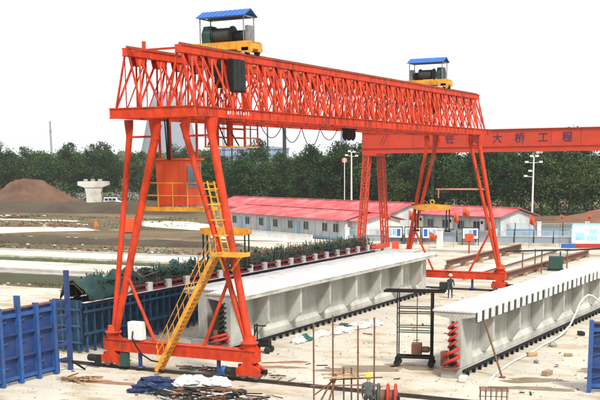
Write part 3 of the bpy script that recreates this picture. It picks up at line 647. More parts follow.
def hook_and_spreader(y, zs, zh, label, lab2, xo=0):
    H = thing('hook_block', lab2, 'hook block', (xo, y, zh))
    one('housing', BLACK, lambda b: (b.prism([(-.28, .3), (-.36, 1.2), (-.3, 1.5), (.3, 1.5), (.36, 1.2), (.28, .3), (.15, .1), (-.15, .1)], -.30, .30, 'X'),), H, bevel=.02)
    for dx in (-.33, .33): one('sheave', MACH, lambda b: b.lathe([(.30, -.02), (.33, 0), (.30, .02)], (dx, 0, 1.1), 18, 'X'), H)
    one('hook', BLACK, lambda b: b.path([(0, 0, .12), (0, 0, -.1), (0, .18, -.3), (0, .12, -.52), (0, -.1, -.55), (0, -.2, -.38)], .06, 8), H)
    stuff(one('hoist_rope', WIRE, lambda b: [b.tube((dx, dy, 1.4), (dx, dy, 15.9 - zh), .016, 5) for dx in (-.2, .2) for dy in (-.15, .15)], H))
    S = thing('spreader_beam', label, 'lifting beam', (xo, y, zs), 0, 'lifting beams under the crane')
    one('beam', YEL, lambda b: (b.prism([(-1.48, -.12), (-1.1, -.22), (1.1, -.22), (1.48, -.12), (1.48, .12), (.4, .22), (-.4, .22), (-1.48, .12)], -.16, -.10), b.prism([(-1.48, -.12), (-1.1, -.22), (1.1, -.22), (1.48, -.12), (1.48, .12), (.4, .22), (-.4, .22), (-1.48, .12)], .10, .16), b.bb(-1.45, 1.45, -.097, .097, -.1, .1)), S)
    one('lifting_eye', YEL, lambda b: b.torus((0, 0, .38), .16, .05, 'Y', 14, 6), S)
    for x in (-1.38, -1.14, 1.14, 1.38): one('sling_rod', BLACK, lambda b: b.tube((x, 0, -.12), (x, 0, -1.75), .045, 6), S)
    for x in (-1.26, 1.26): one('sling_plate', BLACK, lambda b: b.bb(x - .22, x + .22, -.08, .08, -1.85, -1.72), S)
    stuff(one('suspension_rope', WIRE, lambda b: [b.tube((dx, 0, .5), (dx * .5, 0, zh - zs - .5), .018, 5) for dx in (-.06, .06)], S))
hook_and_spreader(4.6, 6.68, 13.75, 'yellow lifting beam hanging beside the near right legs of the crane', 'black hook block hanging inside the near end of the crane girder')
hook_and_spreader(34.2, 6.76, 13.6, 'yellow lifting beam hanging near the far end of the crane', 'black hook block inside the far end of the crane girder', .12)

# ================================================================== CONCRETE GIRDERS
ZG = 3.12
def tee_girder(label, loc, rz, L, wl, wr, dia0, dstep, teeth=False, red=True, coils=True):
    T = thing('concrete_girder', label, 'concrete girder', loc, rz, 'precast concrete girders')
    z0 = .36
    sec = [(-.30, z0), (.30, z0), (.30, z0 + .28), (.12, z0 + .55), (.12, ZG - .52), (.35, ZG - .36), (wr, ZG - .24), (wr, ZG - .02), (-wl, ZG - .02), (-wl, ZG - .24), (-.35, ZG - .36), (-.12, ZG - .52), (-.12, z0 + .55), (-.30, z0 + .28)]
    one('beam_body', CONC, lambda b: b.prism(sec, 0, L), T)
    def slab_(b):
        rs = random.Random(int(L * 10 + wl * 100)); n = 90; vs = []
        for i in range(n + 1):
            y = -.03 + (L + .06) * i / n; e0 = -wl - .03 + rs.uniform(-.025, .02); e1 = wr + .03 + rs.uniform(-.02, .012); t = ZG + .03 + rs.uniform(-.008, .008)
            vs += [(e0, y, ZG - .018 - rs.uniform(0, .05)), (e0, y, t), (e0 * .4 + e1 * .6, y, t + .006), (e1, y, t), (e1, y, ZG - .018 - rs.uniform(0, .03))]
        b.add(vs, [(i * 5 + j, i * 5 + j + 1, i * 5 + j + 6, i * 5 + j + 5) for i in range(n) for j in range(4)] + [(0, 1, 2, 3, 4), tuple(n * 5 + j for j in (4, 3, 2, 1, 0))] + [(i * 5, i * 5 + 5, i * 5 + 9, i * 5 + 4) for i in range(n)])
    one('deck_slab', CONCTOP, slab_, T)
    for ya, yb in ((-.012, 1.5), (L - 1.5, L + .012)):
        one('end_block', CONC, lambda b: b.prism([(-.305, z0 + .02), (.305, z0 + .02), (.305, ZG - .4), (-.305, ZG - .4)], ya, yb), T)
    d = dia0
    dm = {}
    while d < L - .5:
        for s_, ww in ((-1, wl), (1, wr)):
            if s_ not in dm:
                b = MB(); e = ww * .82; b.prism([(s_ * .11, z0 + .35), (s_ * .40, z0 + .42), (s_ * e, z0 + 1.0), (s_ * e, ZG - .25), (s_ * .11, ZG - .25)], -.11, .11); dm[s_] = b.mesh('diaphragm', CONC)
            obj('diaphragm', dm[s_], T, (0, d, 0))
        d += dstep
    if teeth:
        one('edge_angle', mat('joint_dark', (.02, .03, .028), .6), lambda b: b.bb(wr + .002, wr + .05, .1, L - .1, ZG - .50, ZG - .025), T)
        tm = MB(); tm.bb(wr + .052, wr + .10, 0, .48, ZG - .47, ZG + .034); tm = tm.mesh('edge_block', CONCTOP)
        y = .15
        while y < L - .6: obj('edge_block', tm, T, (random.uniform(-.012, .012), y + random.uniform(-.03, .03), random.uniform(-.02, 0))); y += .93
    # anchor hardware on the near end face
    def helix(R0, z_a, z_b, turns, x0, y0, sq=1.0): return [(x0 + R0 * math.cos(2 * math.pi * turns * i / (14 * turns)), y0 + R0 * sq * math.sin(2 * math.pi * turns * i / (14 * turns)), z_a + (z_b - z_a) * i / (14 * turns) + .09 * math.cos(2 * math.pi * i / 14)) for i in range(int(14 * turns) + 1)]
    if coils:
        one('standpipe', MACH, lambda b: (b.tube((0, -.3, .5), (0, -.3, ZG - .45), .07, 10), b.tube((-.12, -.28, .5), (-.1, -.28, 1.6), .05, 8)), T)
        if red:
            one('coil', REDP, lambda b: b.path(helix(.20, 1.35, ZG - .55, 4, .02, -.32), .06, 8), T)
            one('coil', REDP, lambda b: b.path(helix(.33, .50, 1.3, 2, .0, -.40), .085, 8), T)
        else:
            one('coil', MACH, lambda b: b.path(helix(.17, 1.0, ZG - .5, 6, .0, -.36), .065, 8), T)
            one('coil', REDP, lambda b: b.path(helix(.46, .55, 1.0, 2, -.1, -.5), .075, 8), T)
        one('bracket', RUST, lambda b: (b.box((-.42, -.3, .85), (.25, .3, .7)), b.box((.0, -.55, .42), (.8, .3, .12))), T)
    for s_ in (-1, 1): stuff(one('form_joint', CONCG, lambda b: [b.bb(s_ * .121, s_ * .127, y_ - .012, y_ + .012, z0 + .56, ZG - .53) for y_ in [1.6 + k * .99 for k in range(int((L - 3) / .99))]], T))
    for y in (.0, L): stuff(one('starter_bar', RUST, lambda b: [b.path([(x, y, ZG - .1), (x, y + (-.28 if y == 0 else .28), ZG - .1), (x, y + (-.30 if y == 0 else .30), ZG + .02)], .012, 4) for x in [-wl + .1 + i * .18 for i in range(int((wl + wr - .1) / .18))]], T))
    return T
def casting_bed(label, loc, rz, L):
    T = thing('casting_bed', label, 'casting bed', loc, rz, 'casting beds under the girders')
    one('plinth', CONCG, lambda b: b.bb(-.45, .45, -.6, L + .6, -.02, .345), T, bevel=.02)
    for s_ in (-1, 1): one('edge_channel', BLACK, lambda b: (b.bb(s_ * .452, s_ * .56, -.1, L + .1, .20, .33),), T)
    dk = MB(); dk.bb(.452, .60, -.06, .06, .0, .20); dk = dk.mesh('bracket', BLACK)
    y = .4
    while y < L: obj('bracket', dk, T, (0, y, 0)); y += .8
    return T
tee_girder('pale concrete girder under the crane, its ribbed side facing the open yard', (-1.15, 6.3, 0), 0, 29.3, 1.25, 1.25, 2.9, 3.95, red=False)
casting_bed('black-edged casting bed under the ribbed girder below the crane', (-1.15, 6.3, 0), 0, 29.3)
tee_girder('pale concrete girder beside the dark formwork, behind the ribbed girder', (-3.68, 7.9, 0), 0, 30.5, 1.2, 1.22, 2.6, 3.95, red=False, coils=False)
casting_bed('casting bed between the ribbed girder and the dark formwork', (-3.68, 7.9, 0), 0, 30.5)
tee_girder('pale concrete girder with notched edge and red coils on its end', (12.25, 5.35, 0), R(-2.6), 29.5, 1.1, .98, 3.1, 4.0, teeth=True)
casting_bed('black-edged casting bed under the girder with red coils', (12.25, 5.35, 0), R(-2.6), 29.5)

# ================================================================== FORMWORK ROW
FW = thing('girder_formwork', 'long dark blue-green steel formwork row with rebar beside the crane', 'formwork', (-9, 2.6, 0))
FL = 39.5
one('end_plate', TEALF, lambda b: b.prism([(-.98, .1), (.98, .1), (1.0, 2.9), (-1.0, 2.9)], -.06, -.01), FW)
for x_ in (-.8, -.3, .3, .8): one('end_rib', TEALR, lambda b: b.bb(x_ - .05, x_ + .05, -.16, -.062, .1, 2.85), FW)
for z_ in (.6, 1.5, 2.4): one('end_waler', TEALR, lambda b: b.bb(-1.0, 1.0, -.22, -.162, z_ - .05, z_ + .05), FW)
one('soffit', CONCG, lambda b: b.bb(-.6, .6, 0, FL, -.02, .3), FW)
pm = MB(); pm.prism([(.55, .1), (.60, .1), (.60, .8), (.42, 1.15), (.42, 2.1), (.98, 2.5), (1.0, 2.75), (.95, 2.75), (.93, 2.52), (.37, 2.12), (.37, 1.13), (.55, .78)], 0.01, 1.96); pm = pm.mesh('side_panel', TEALF)
pl = MB(); pl.prism([(-.55, .1), (-.60, .1), (-.60, .8), (-.42, 1.15), (-.42, 2.1), (-.98, 2.5), (-1.0, 2.75), (-.95, 2.75), (-.93, 2.52), (-.37, 2.12), (-.37, 1.13), (-.55, .78)], 0.01, 1.96); pl = pl.mesh('side_panel', TEALF)
rm = MB(); rm.bb(.95, 1.07, -.05, .05, .0, 2.55); rm.bar((.6, 0, .3), (1.0, 0, .3), .08); rm.bar((.45, 0, 1.6), (1.0, 0, 1.6), .08); rm = rm.mesh('rib', TEALR)
rl = MB(); rl.bb(-1.07, -.95, -.05, .05, .0, 2.55); rl.bar((-.6, 0, .3), (-1.0, 0, .3), .08); rl.bar((-.45, 0, 1.6), (-1.0, 0, 1.6), .08); rl = rl.mesh('rib', TEALR)
ew = MB(); ew.bb(.9, 1.12, .06, .5, 2.78, 3.26); ew = ew.mesh('edge_board', WHITEP)
er = MB(); er.bb(.92, 1.10, .50, 1.9, 2.78, 2.9); er.bb(.92, 1.10, .50, 1.9, 3.1, 3.2); er.bb(.95, 1.05, 1.0, 1.08, 2.9, 3.1); er = er.mesh('edge_board', mat('edge_red', (0.26, 0.03, 0.035), .6, .35, 2))
N = int(FL / 1.97)
for k in range(N):
    y = k * 1.97
    obj('side_panel', pm, FW, (0, y, 0)); obj('side_panel', pl, FW, (0, y, 0))
    for dy in (.3, .98, 1.66): obj('rib', rm, FW, (0, y + dy, 0))
    obj('rib', rl, FW, (0, y + .98, 0))
    if k > 1: obj('edge_board', ew, FW, (0, y, 0)); obj('edge_board', er, FW, (0, y, 0))
one('waler', TEALR, lambda b: (b.bb(1.08, 1.16, 0, FL, 1.0, 1.12), b.bb(1.08, 1.16, 0, FL, 2.2, 2.32)), FW)
one('ledge', WHITEP, lambda b: b.bb(1.0, 1.25, 0, FL - .3, 2.755, 2.778), FW)
rf_ = random.Random(8)
def cage(b):
    y = .4
    while y < FL - .4:
        h = 3.75 + rf_.uniform(-.12, .2); b.path([(-.75, y, 2.7), (-.75, y, 3.3), (-.2, y, h), (.2, y, h), (.75, y, 3.3), (.75, y, 2.7)], .02, 4); y += .28
    for x, z in ((-.75, 3.3), (.75, 3.3), (-.2, 3.75), (.2, 3.75), (0, 3.0)): b.tube((x, .3, z), (x, FL - .3, z), .02, 5)
stuff(one('rebar_cage', RUST, cage, FW))
def spikes(b):
    rnd = random.Random(77)
    for i in range(1500):
        y = rnd.uniform(1.5, FL - .3); x = rnd.uniform(-.95, .95); z = 2.75 + rnd.uniform(0, .5); h = rnd.uniform(.3, 1.15) * (1 - .2 * abs(x)) ; b.cur = rnd.choice((0, 0, 1, 1, 2, 3))
        b.bar((x, y, z), (x + rnd.gauss(0, .25), y + rnd.gauss(0, .3), z + h), rnd.choice((.025, .04, .07)), .03)
    for i in range(260):
        y = rnd.uniform(1.5, FL - 2); x = rnd.uniform(-.9, .9); z = 3.0 + rnd.uniform(0, .85); b.cur = rnd.choice((0, 1, 1, 2)); b.bar((x, y, z), (x + rnd.gauss(0, .5), y + rnd.uniform(.4, 1.8), z + rnd.gauss(0, .12)), rnd.choice((.04, .08, .14)), .04)
stuff(one('rebar_tie_bar', [mat('teal_bar', (.02, .11, .09), .6, .4, 2), mat('dark_teal_bar', (.012, .04, .04), .6, .5, 2), RUST, mat('green_bar', (.04, .2, .12), .6, .4, 2)], spikes, FW))
def lump(b, c, r, seed, sq=.7, n=12, k=8, rough=.07, smooth=True):
    rnd = random.Random(seed); vs = []; ph = [rnd.uniform(0, 6.3) for _ in range(5)]
    for j in range(k + 1):
        th = math.pi * j / k
        for i in range(n):
            a = 2 * math.pi * i / n; q = 1 + .16 * math.sin(3 * a + ph[0] + 2 * th) + .12 * math.sin(5 * a + ph[1]) * math.sin(3 * th + ph[2]) + rnd.uniform(-rough, rough)
            vs.append((c[0] + r[0] * q * math.sin(th) * math.cos(a), c[1] + r[1] * q * math.sin(th) * math.sin(a), c[2] + r[2] * q * math.cos(th)))
    b.add(vs, [(j * n + i, j * n + (i + 1) % n, (j + 1) * n + (i + 1) % n, (j + 1) * n + i) for j in range(k) for i in range(n)], smooth)
# green sheeting bundles lying on the rebar
GT = [GTARP, mat('teal_sheet', (.012, .055, .06), .6, .5, 2), mat('dark_sheet', (.012, .022, .022), .6, .5, 2), GREENP, mat('grey_green_sheet', (.10, .15, .13), .7, .4, 2)]
for k in range(26):
    y = 7.0 + k * 1.35 + rf_.uniform(-.2, .2)
    def bd(b):
        for q in range(4): b.cur = rf_.choice((0, 1, 1, 2, 2)); lump(b, (rf_.uniform(-.75, .75), rf_.uniform(-.4, .4), rf_.uniform(-.4, .3)), (rf_.uniform(.15, .4), rf_.uniform(.15, .35), rf_.uniform(.1, .25)), 100 + k * 7 + q, .7, 14, 9, .3, False)
    o = one('tarpaulin_bundle', GT, bd, None, loc=(-9 + rf_.uniform(-.1, .1), y, 3.68 + rf_.uniform(-.1, .1) - .02 * k))
    tag(o, 'crumpled green tarpaulin bundle on the rebar of the formwork row', 'tarpaulin', 'green bundles on the formwork')
def drape(b):
    rnd = random.Random(4); nx, ny = 18, 22
    prof = [(-1.25, 2.85), (-1.15, 3.1), (-1.0, 3.4), (-.7, 3.75), (-.2, 3.95), (.3, 3.9), (.8, 3.55), (1.1, 3.25), (1.25, 3.05), (1.3, 2.85)]
    vs = []
    for j in range(ny):
        y = j * .2
        for i in range(nx):
            t = i / (nx - 1) * (len(prof) - 1); k = min(int(t), len(prof) - 2); f = t - k
            x = prof[k][0] * (1 - f) + prof[k + 1][0] * f; z = prof[k][1] * (1 - f) + prof[k + 1][1] * f
            z += .12 * math.sin(j * .55 + i * .5) + .08 * math.sin(i * 1.7 + j * .7) + rnd.uniform(-.08, .08)
            vs.append((x * .8 + .07 * math.sin(j * 1.3), y, z))
    b.add(vs, [(j * nx + i, j * nx + i + 1, (j + 1) * nx + i + 1, (j + 1) * nx + i) for j in range(ny - 1) for i in range(nx - 1)], True)
o = one('tarpaulin_cover', mat('dark_green_sheet', (.012, .06, .05), .55, .5, 1.2, dirt=(.01, .02, .03), dirt_amt=.8, dirt_scale=1.2), drape, None, loc=(-8.85, 3.0, 0)); sm_ = o.modifiers.new('thick', 'SOLIDIFY'); sm_.thickness = .03
tag(o, 'dark green tarpaulin draped over the near end of the formwork row', 'tarpaulin')
# ================================================================== BLUE FORMWORK PANELS
def blue_panel(label, loc, rz, L, H, step=1.22, tall=None):
    T = thing('formwork_panel', label, 'formwork panel', loc, rz)
    n = int(round(L / step))
    for k in range(n):
        one('skin_plate', BLUEF, lambda b: b.bb(-.05, .0, k * step + .01, (k + 1) * step - .01, .12, H - .1), T)
        for zc, zd in ((.30, .14), (H * .36, .10), (H * .66, .10), (H - .35, .16)):
            one('waler', BLUEF2 if zd > .12 else BLUEF, lambda b: (b.bb(.0, .16, k * step + .09, (k + 1) * step - .09, zc - zd / 2, zc + zd / 2)), T)
        for zc in (H * .2, H * .52, H * .80): one('gusset', BLUEF2, lambda b: b.bar((.06, k * step + .1, zc), (.06, (k + .42) * step, zc + .12), .05), T)
    for k in range(n + 1):
        hh = H + (.55 if tall is not None and k in tall else .08)
        one('rib', BLUEF2, lambda b: (b.bb(.002, .24, k * step - .07, k * step + .07, 0, hh), b.bb(.242, .26, k * step - .10, k * step + .10, 0, hh)), T)
    one('top_rail', RUST, lambda b: b.bb(-.12, .1, 0, L, H - .09, H - .02), T)
    return T
blue_panel('tall blue ribbed steel formwork panel standing at the left edge', (-5.6, -9.95, 0), 0, 7.32, 3.6, tall=(4,))
LD = thing('steel_ladder', 'dark blue steel ladder frame beside the left blue formwork panel', 'ladder', (-5.55, -2.45, 0))
one('stile', BLUEF, lambda b: b.bb(-.09, .09, .0, .12, 0, 3.5), LD)
one('stile', BLUEF, lambda b: b.bb(-.1, .1, .92, 1.12, 0, 5.0), LD)
for k in range(5): one('rung', BLUEF, lambda b: b.bb(-.05, .05, .12, .92, .55 + k * .72, .68 + k * .72), LD)
one('strut', BLACK, lambda b: b.bar((0, 1.02, .5), (.7, 1.3, 0.02), .08), LD)
blue_panel('blue steel formwork panel cut off by the right edge of the picture', (18.8, 4.5, 0), R(-72), 6.1, 3.15)

# ================================================================== YARD OBJECTS
# wheeled frame cart
CT = thing('wheeled_frame', 'tall dark pipe frame on castors between the two girders', 'frame', (9.6, 6.9, 0), R(14))
for x in (-.85, .85):
    for y in (-.32, .32):
        one('upright', BLACK, lambda b: b.tube((x, y, .25), (x, y, 3.75), .03 if x < 0 else .05, 8), CT)
        cs = one('castor', RUBBER, lambda b: b.lathe([(.12, -.05), (.17, -.03), (.17, .03), (.12, .05)], (x, y, .17), 14, 'Y'), CT)
        one('fork', BLACK, lambda b: b.bb(x - .1, x + .1, y - .08, y + .08, .24, .46), cs)
for z in (.5, 1.75, 2.0, 2.7, 2.95):
    one('rail', MACHG if z < 2.1 else BLACK, lambda b: (b.tube((-.85, -.32, z), (.85, -.32, z), .03, 6), b.tube((-.85, .32, z), (.85, .32, z), .03, 6)), CT)
one('top_beam', BLACK, lambda b: (b.bb(-1.55, 1.5, -.36, -.28, 3.74, 3.85), b.bb(-1.55, 1.5, .28, .36, 3.74, 3.85), b.bb(-1.5, -1.4, -.26, .26, 3.76, 3.86), b.bb(1.35, 1.45, -.26, .26, 3.76, 3.86)), CT)
one('base_frame', BLACK, lambda b: (b.bb(-.9, .9, -.37, -.27, .42, .52), b.bb(-.9, .9, .27, .37, .42, .52), b.bb(-.9, -.8, -.27, .27, .42, .52), b.bb(.8, .9, -.27, .27, .42, .52)), CT)
hb = one('hoist_chain', RUST, lambda b: b.tube((.1, 0, 1.2), (.1, 0, 3.8), .025, 6), CT)
one('pump', RUST, lambda b: (b.box((.1, 0, .88), (.5, .4, .6)), b.lathe([(.13, 0), (.16, .05), (.16, .35), (.1, .4)], (.35, 0, .85), 12, 'X')), CT, bevel=.03)
one('tool_box', MACH, lambda b: b.bb(1.2, 1.62, -.22, .22, 3.9, 4.25), CT)

# black jacking unit at the near foot of the girder
JU = thing('jacking_unit', 'small black jacking unit with wheels beside the near right crane foot', 'jack', (.75, 6.9, 0), R(10))
one('body', BLACK, lambda b: (b.bb(-.55, .45, -.28, .28, .35, .62), b.bb(-.15, .45, -.2, .2, .62, .78)), JU, bevel=.03)
one('mast', BLACK, lambda b: (b.bar((-.35, -.2, .6), (-.35, -.2, 1.55), .06), b.bar((-.35, .2, .6), (-.35, .2, 1.55), .06), b.bar((-.35, -.2, 1.5), (.3, -.2, 1.5), .06), b.bar((-.35, -.2, 1.5), (-.35, .2, 1.5), .06)), JU)
one('brace', BLACK, lambda b: b.bar((-.5, -.22, .4), (-.2, -.22, 1.5), .05), JU)
for x, y in ((-.4, -.3), (.4, -.3), (-.4, .3), (.4, .3)): one('wheel', RUBBER, lambda b: b.lathe([(.13, -.05), (.19, -.03), (.19, .03), (.13, .05)], (x, y, .19), 14, 'Y'), JU)

# timber / steel prop leaning against the notched girder
o = one('steel_prop', RUST, lambda b: (b.tube((13.35, 6.3, ZG - .45), (14.45, 5.85, .02), .05, 8), b.box((14.47, 5.84, .03), (.25, .25, .05))), None)
tag(o, 'thin rusty prop leaning on the notched girder near its red coils', 'prop')
# pale hose
o = one('water_hose', HOSE, lambda b: b.path([(15.6, -1.6, .05), (15.1, .3, .05), (14.7, 2.0, .05), (14.45, 3.6, .06), (14.12, 5.2, .05), (13.95, 6.8, .06), (13.85, 8.4, .06), (13.8, 10, .06), (13.9, 11.8, .06), (13.95, 13.5, .06), (13.9, 15.2, .07), (14.0, 17, .1), (14.1, 18.6, .2), (14.25, 19.9, .55), (14.33, 20.8, 1.1), (14.36, 21.6, 1.6), (14.38, 22.4, 1.85), (14.4, 23.6, 1.95), (14.45, 24.6, 1.8), (14.6, 26, 1.3), (14.8, 27.5, .5), (15, 28.5, .06), (15.4, 31, .05)], .055, 8))
tag(o, 'long pale hose snaking along the notched girder', 'hose')
# loose blocks on the ground
for i, (x, y, s_, m_, l) in enumerate(((14.4, 15.4, .42, CONCG, 'grey concrete block beside the casting bed, midway along the notched girder'), (14.15, 12.1, .36, WOOD, 'wooden block by the casting bed, nearer than the concrete block'), (16.2, 7.4, .42, WOOD, 'brown block lying alone in front of the notched girder'),
      (14.9, 20, .4, MACH, 'dark block at the right end of the pale hose'), (14.9, 10.2, .26, STEEL, 'small grey block just right of the pale hose'), (15.9, 12.8, .28, WOOD, 'small timber offcut out on the yard right of the hose'), (16.1, 9.6, .22, STEEL, 'tiny grey offcut on the open yard by the notched girder'), (13.05, 4.3, .45, CONCW, 'pale concrete block below the red coils of the girder'))):
    o = one('loose_block', m_, lambda b: lump(b, (0, 0, s_ * .28), (s_ * .62, s_ * .5, s_ * .36), 500 + i, .7, 7, 4, .16, False) if i in (0, 4, 6) else b.box((0, 0, s_ * .28), (s_ * 1.5, s_ * .75, s_ * .52)), None, loc=(x, y, 0), rz=i * .7, bevel=.02); tag(o, l, 'block')

# sacks and sheets along the foot of the girder
for i, (x, y, sx, sy, m_, l) in enumerate(((.95, 10.8, .5, .35, SACK, 'white sack nearest the crane leg at the foot of the girder'), (1.05, 11.5, .35, .3, GTARP, 'small dark green bundle beside the white sack'),
      (1.1, 13.1, .7, .35, SACK, 'flat white sack pile at the foot of the ribbed girder'), (1.5, 15.0, .8, .45, SACK, 'second white sheet pile at the foot of the girder, behind the pipes'), (1.8, 16.9, .9, .5, SACK, 'largest white sheet pile at the foot of the ribbed girder'), (1.25, 16.2, .5, .4, MACHG, 'dark green box bundle on the girder bed among white sheets'), (2.2, 18.4, .7, .4, SACK, 'far white sheet pile left of the wheeled frame'))):
    o = one('sack_pile', m_, lambda b: (lump(b, (0, 0, .08), (sx, sy * 1.2, .16), 300 + i, .7, 18, 9, .2, False), lump(b, (sx * .5, sy * .7, .08), (sx * .7, sy * .8, .22), 330 + i, .7, 16, 8, .22, False), lump(b, (-sx * .6, -sy * .5, .05), (sx * .7, sy * .9, .12), 360 + i, .7, 16, 8, .22, False)), None, loc=(x, y, 0), rz=R(70)); tag(o, l, 'sacks')

# scaffold in the bottom foreground
SF = thing('pipe_scaffold', 'open pipe scaffold with four tall uprights at the bottom centre', 'scaffold', (10.55, -3.4, 0), R(28))
for x, y, h in ((-1.25, -.35, 3.7), (-.45, .1, 3.95), (.55, -.45, 3.6), (1.25, .05, 3.85)):
    one('upright', RUST, lambda b: b.tube((x, y, 0), (x, y, h), .035, 8), SF); one('base_plate', RUST, lambda b: b.bb(x - .1, x + .1, y - .1, y + .1, 0, .012), SF)
for x in (.0, .32): one('short_post', RUST, lambda b: b.tube((x, .2, 0), (x, .2, 1.75), .035, 8), SF)
for p, q in (((-1.4, -.38, 1.1), (1.45, -.46, 1.15)), ((-.6, .12, 1.25), (1.6, .05, 1.35)), ((-1.25, -.35, .7), (-.45, .1, 1.2)), ((.55, -.45, .8), (1.25, .05, .85))): one('ledger', RUST, lambda b: b.tube(p, q, .032, 8), SF)
for p, q in (((-1.1, -.3, .2), (-.35, .15, 1.5)), ((-.75, -.5, .1), (-.3, .1, 1.45))): one('brace', RUST, lambda b: b.tube(p, q, .04, 8), SF)
for i, (x, y, a) in enumerate(((-.1, -.1, .15), (.1, .15, -.2), (-.2, .3, .4))): one('plank', WOOD, lambda b: b.box((x, y, 1.40 + .05 * i), (1.5, .18, .045), a), SF)

# winch reels
WN = thing('winch', 'red and dark green winch reels right of the yellow-helmeted worker', 'winch', (12.25, -2.9, 0), R(20))
for x, m_ in ((-.33, MACHG), (.05, REDP), (.36, REDP)): one('reel', m_, lambda b: b.lathe([(.48, -.06), (.55, -.04), (.55, .04), (.48, .06)], (x, 0, .62), 20, 'X'), WN)
one('drum', RUST, lambda b: b.lathe([(.3, -.45), (.3, .45)], (0, 0, .62), 16, 'X'), WN)
one('frame', MACH, lambda b: (b.bb(-.7, .6, -.45, -.35, 0, .14), b.bb(-.7, .6, .35, .45, 0, .14), b.bb(-.6, -.5, -.4, .4, .1, .7), b.bb(.44, .54, -.35, .35, .1, .7)), WN)
# rebar cage bottom right
RC = thing('small_rebar_cage', 'small open rebar cage at the bottom edge below the red coils', 'rebar cage', (16.0, -.4, 0), R(20))
stuff(one('bars', RUST, lambda b: ([b.path([(x, -.4, 0.02), (x, -.4, .8), (x, .4, .8), (x, .4, .02)], .018, 5) for x in [-.55 + i * .22 for i in range(6)]], [b.tube((-.6, y, z), (.6, y, z), .018, 5) for y, z in ((-.4, .8), (.4, .8), (-.4, .4), (.4, .4), (0, .8), (-.2, .8), (.2, .8))]), RC))

# debris at bottom left
o = one('rolled_tarpaulin', BTARP, lambda b: (lump(b, (0, 0, .2), (.95, .3, .24), 31, .7, 22, 12, .13, False), lump(b, (.1, .3, .3), (.85, .28, .26), 32, .7, 22, 12, .13, False), lump(b, (.2, .12, .48), (.7, .25, .16), 33, .7, 18, 10, .15, False), lump(b, (-.6, -.35, .08), (.5, .25, .1), 34, .7, 16, 8, .2, False)), None, loc=(1.15, -3.8, 0), rz=R(20)); tag(o, 'dark blue tarpaulin bundle on the ground in the bottom left', 'tarpaulin')
o = one('sack_heap', SACK, lambda b: [lump(b, (random.uniform(-1.1, 1.1), random.uniform(-.4, .5), .15 + .1 * (i % 3)), (.5, .34, .22), 50 + i, .7, 16, 9, .14, False) for i in range(12)], None, loc=(2.9, -2.7, 0), rz=R(10)); tag(o, 'heap of dirty white sacks behind the rusty scrap pile', 'sacks')
def scrap(b, n, rx, ry, rz_, seed, lmin, lmax):
    rnd = random.Random(seed)
    for i in range(n):
        p = Vector((rnd.gauss(0, rx), rnd.gauss(0, ry), 0)); q = max(0, 1 - (p.x / rx / 2.2) ** 2 - (p.y / ry / 2.2) ** 2); p.z = .05 + q * rz_ * rnd.random()
        a = rnd.gauss(.2, .7); l = rnd.uniform(lmin, lmax); d = Vector((math.cos(a), math.sin(a), rnd.uniform(-.12, .12))) * l / 2
        a0, a1 = p - d, p + d; a0.z = max(.03, a0.z); a1.z = max(.03, a1.z)
        b.cur = rnd.choice((0, 0, 1, 2, 2)); b.bar(a0, a1, rnd.uniform(.03, .1), rnd.uniform(.02, .06))
o = one('scrap_heap', [RUST, SACK, MACH], lambda b: (scrap(b, 210, 1.15, .6, .45, 5, .15, 1.3), [lump(b, (random.gauss(0, .9), random.gauss(0, .45), .15), (.3, .22, .13), 700 + q, .7, 12, 7, .25, False) for q in range(12)]), None, loc=(4.1, -3.9, 0), rz=R(12)); tag(o, 'rusty heap of rebar and timber scrap at the bottom edge', 'scrap heap'); stuff(o)
o = one('timber_offcuts', [WOOD, WOOD, RUST], lambda b: scrap(b, 26, .6, .4, .12, 9, .4, 1.3), None, loc=(-3.5, -3.4, 0)); tag(o, 'scattered timber offcuts beside the left blue formwork panel', 'timber'); stuff(o)
o = one('cable_tangle', [MACH, MACHG, RUST], lambda b: scrap(b, 50, 1.6, .25, .15, 12, .3, 1.0), None, loc=(1.9, 1.2, 0)); tag(o, 'dark scrap strewn under the near ground beam of the crane', 'scrap'); stuff(o)
WET_SHADE = mat('damp_shade_patch', (0.20, 0.15, 0.09), .45, .3, .8)  # damp brown, also used as painted shade under the wheeled frame
WETR = mat('rust_stain', (0.27, 0.14, 0.08), .7, .3, 1.2)
def blob(cx, cy, rx, ry, rz, z, m, seed):
    rnd = random.Random(seed); ph = [rnd.uniform(0, 6.3) for _ in range(4)]; pts = []
    for i in range(40):
        a = 2 * math.pi * i / 40; q = 1 + .22 * math.sin(2 * a + ph[0]) + .16 * math.sin(3 * a + ph[1]) + .1 * math.sin(7 * a + ph[2]) + rnd.uniform(-.06, .06)
        x, y = rx * q * math.cos(a), ry * q * math.sin(a); pts.append((cx + x * math.cos(rz) - y * math.sin(rz), cy + x * math.sin(rz) + y * math.cos(rz)))
    return sheet('ground_patch', pts, z, m, 0, 1, seed)
for i, (x, y, rx, ry, rz, m_) in enumerate(((15.9, 5.9, 1.5, .55, .35, WET_SHADE), (16.4, 4.1, 1.6, .5, .3, WET_SHADE), (3.3, 5.0, 1.1, .35, .45, WETR), (3.5, 3.6, 1.2, .4, .4, WETR), (7.6, 5.0, 2.2, .8, .4, WET_SHADE), (-2.6, -3.2, 1.8, .5, .2, WETR), (9.7, 6.6, 1.2, .8, .2, WET_SHADE), (18.0, 9.5, 1.0, .5, .4, WET_SHADE), (-.5, -7.2, 1.2, .4, .2, WETR))): blob(x, y, rx, ry, rz, -.004, m_, 70 + i)  # the patch around the wheeled frame's base is its soft shadow, painted
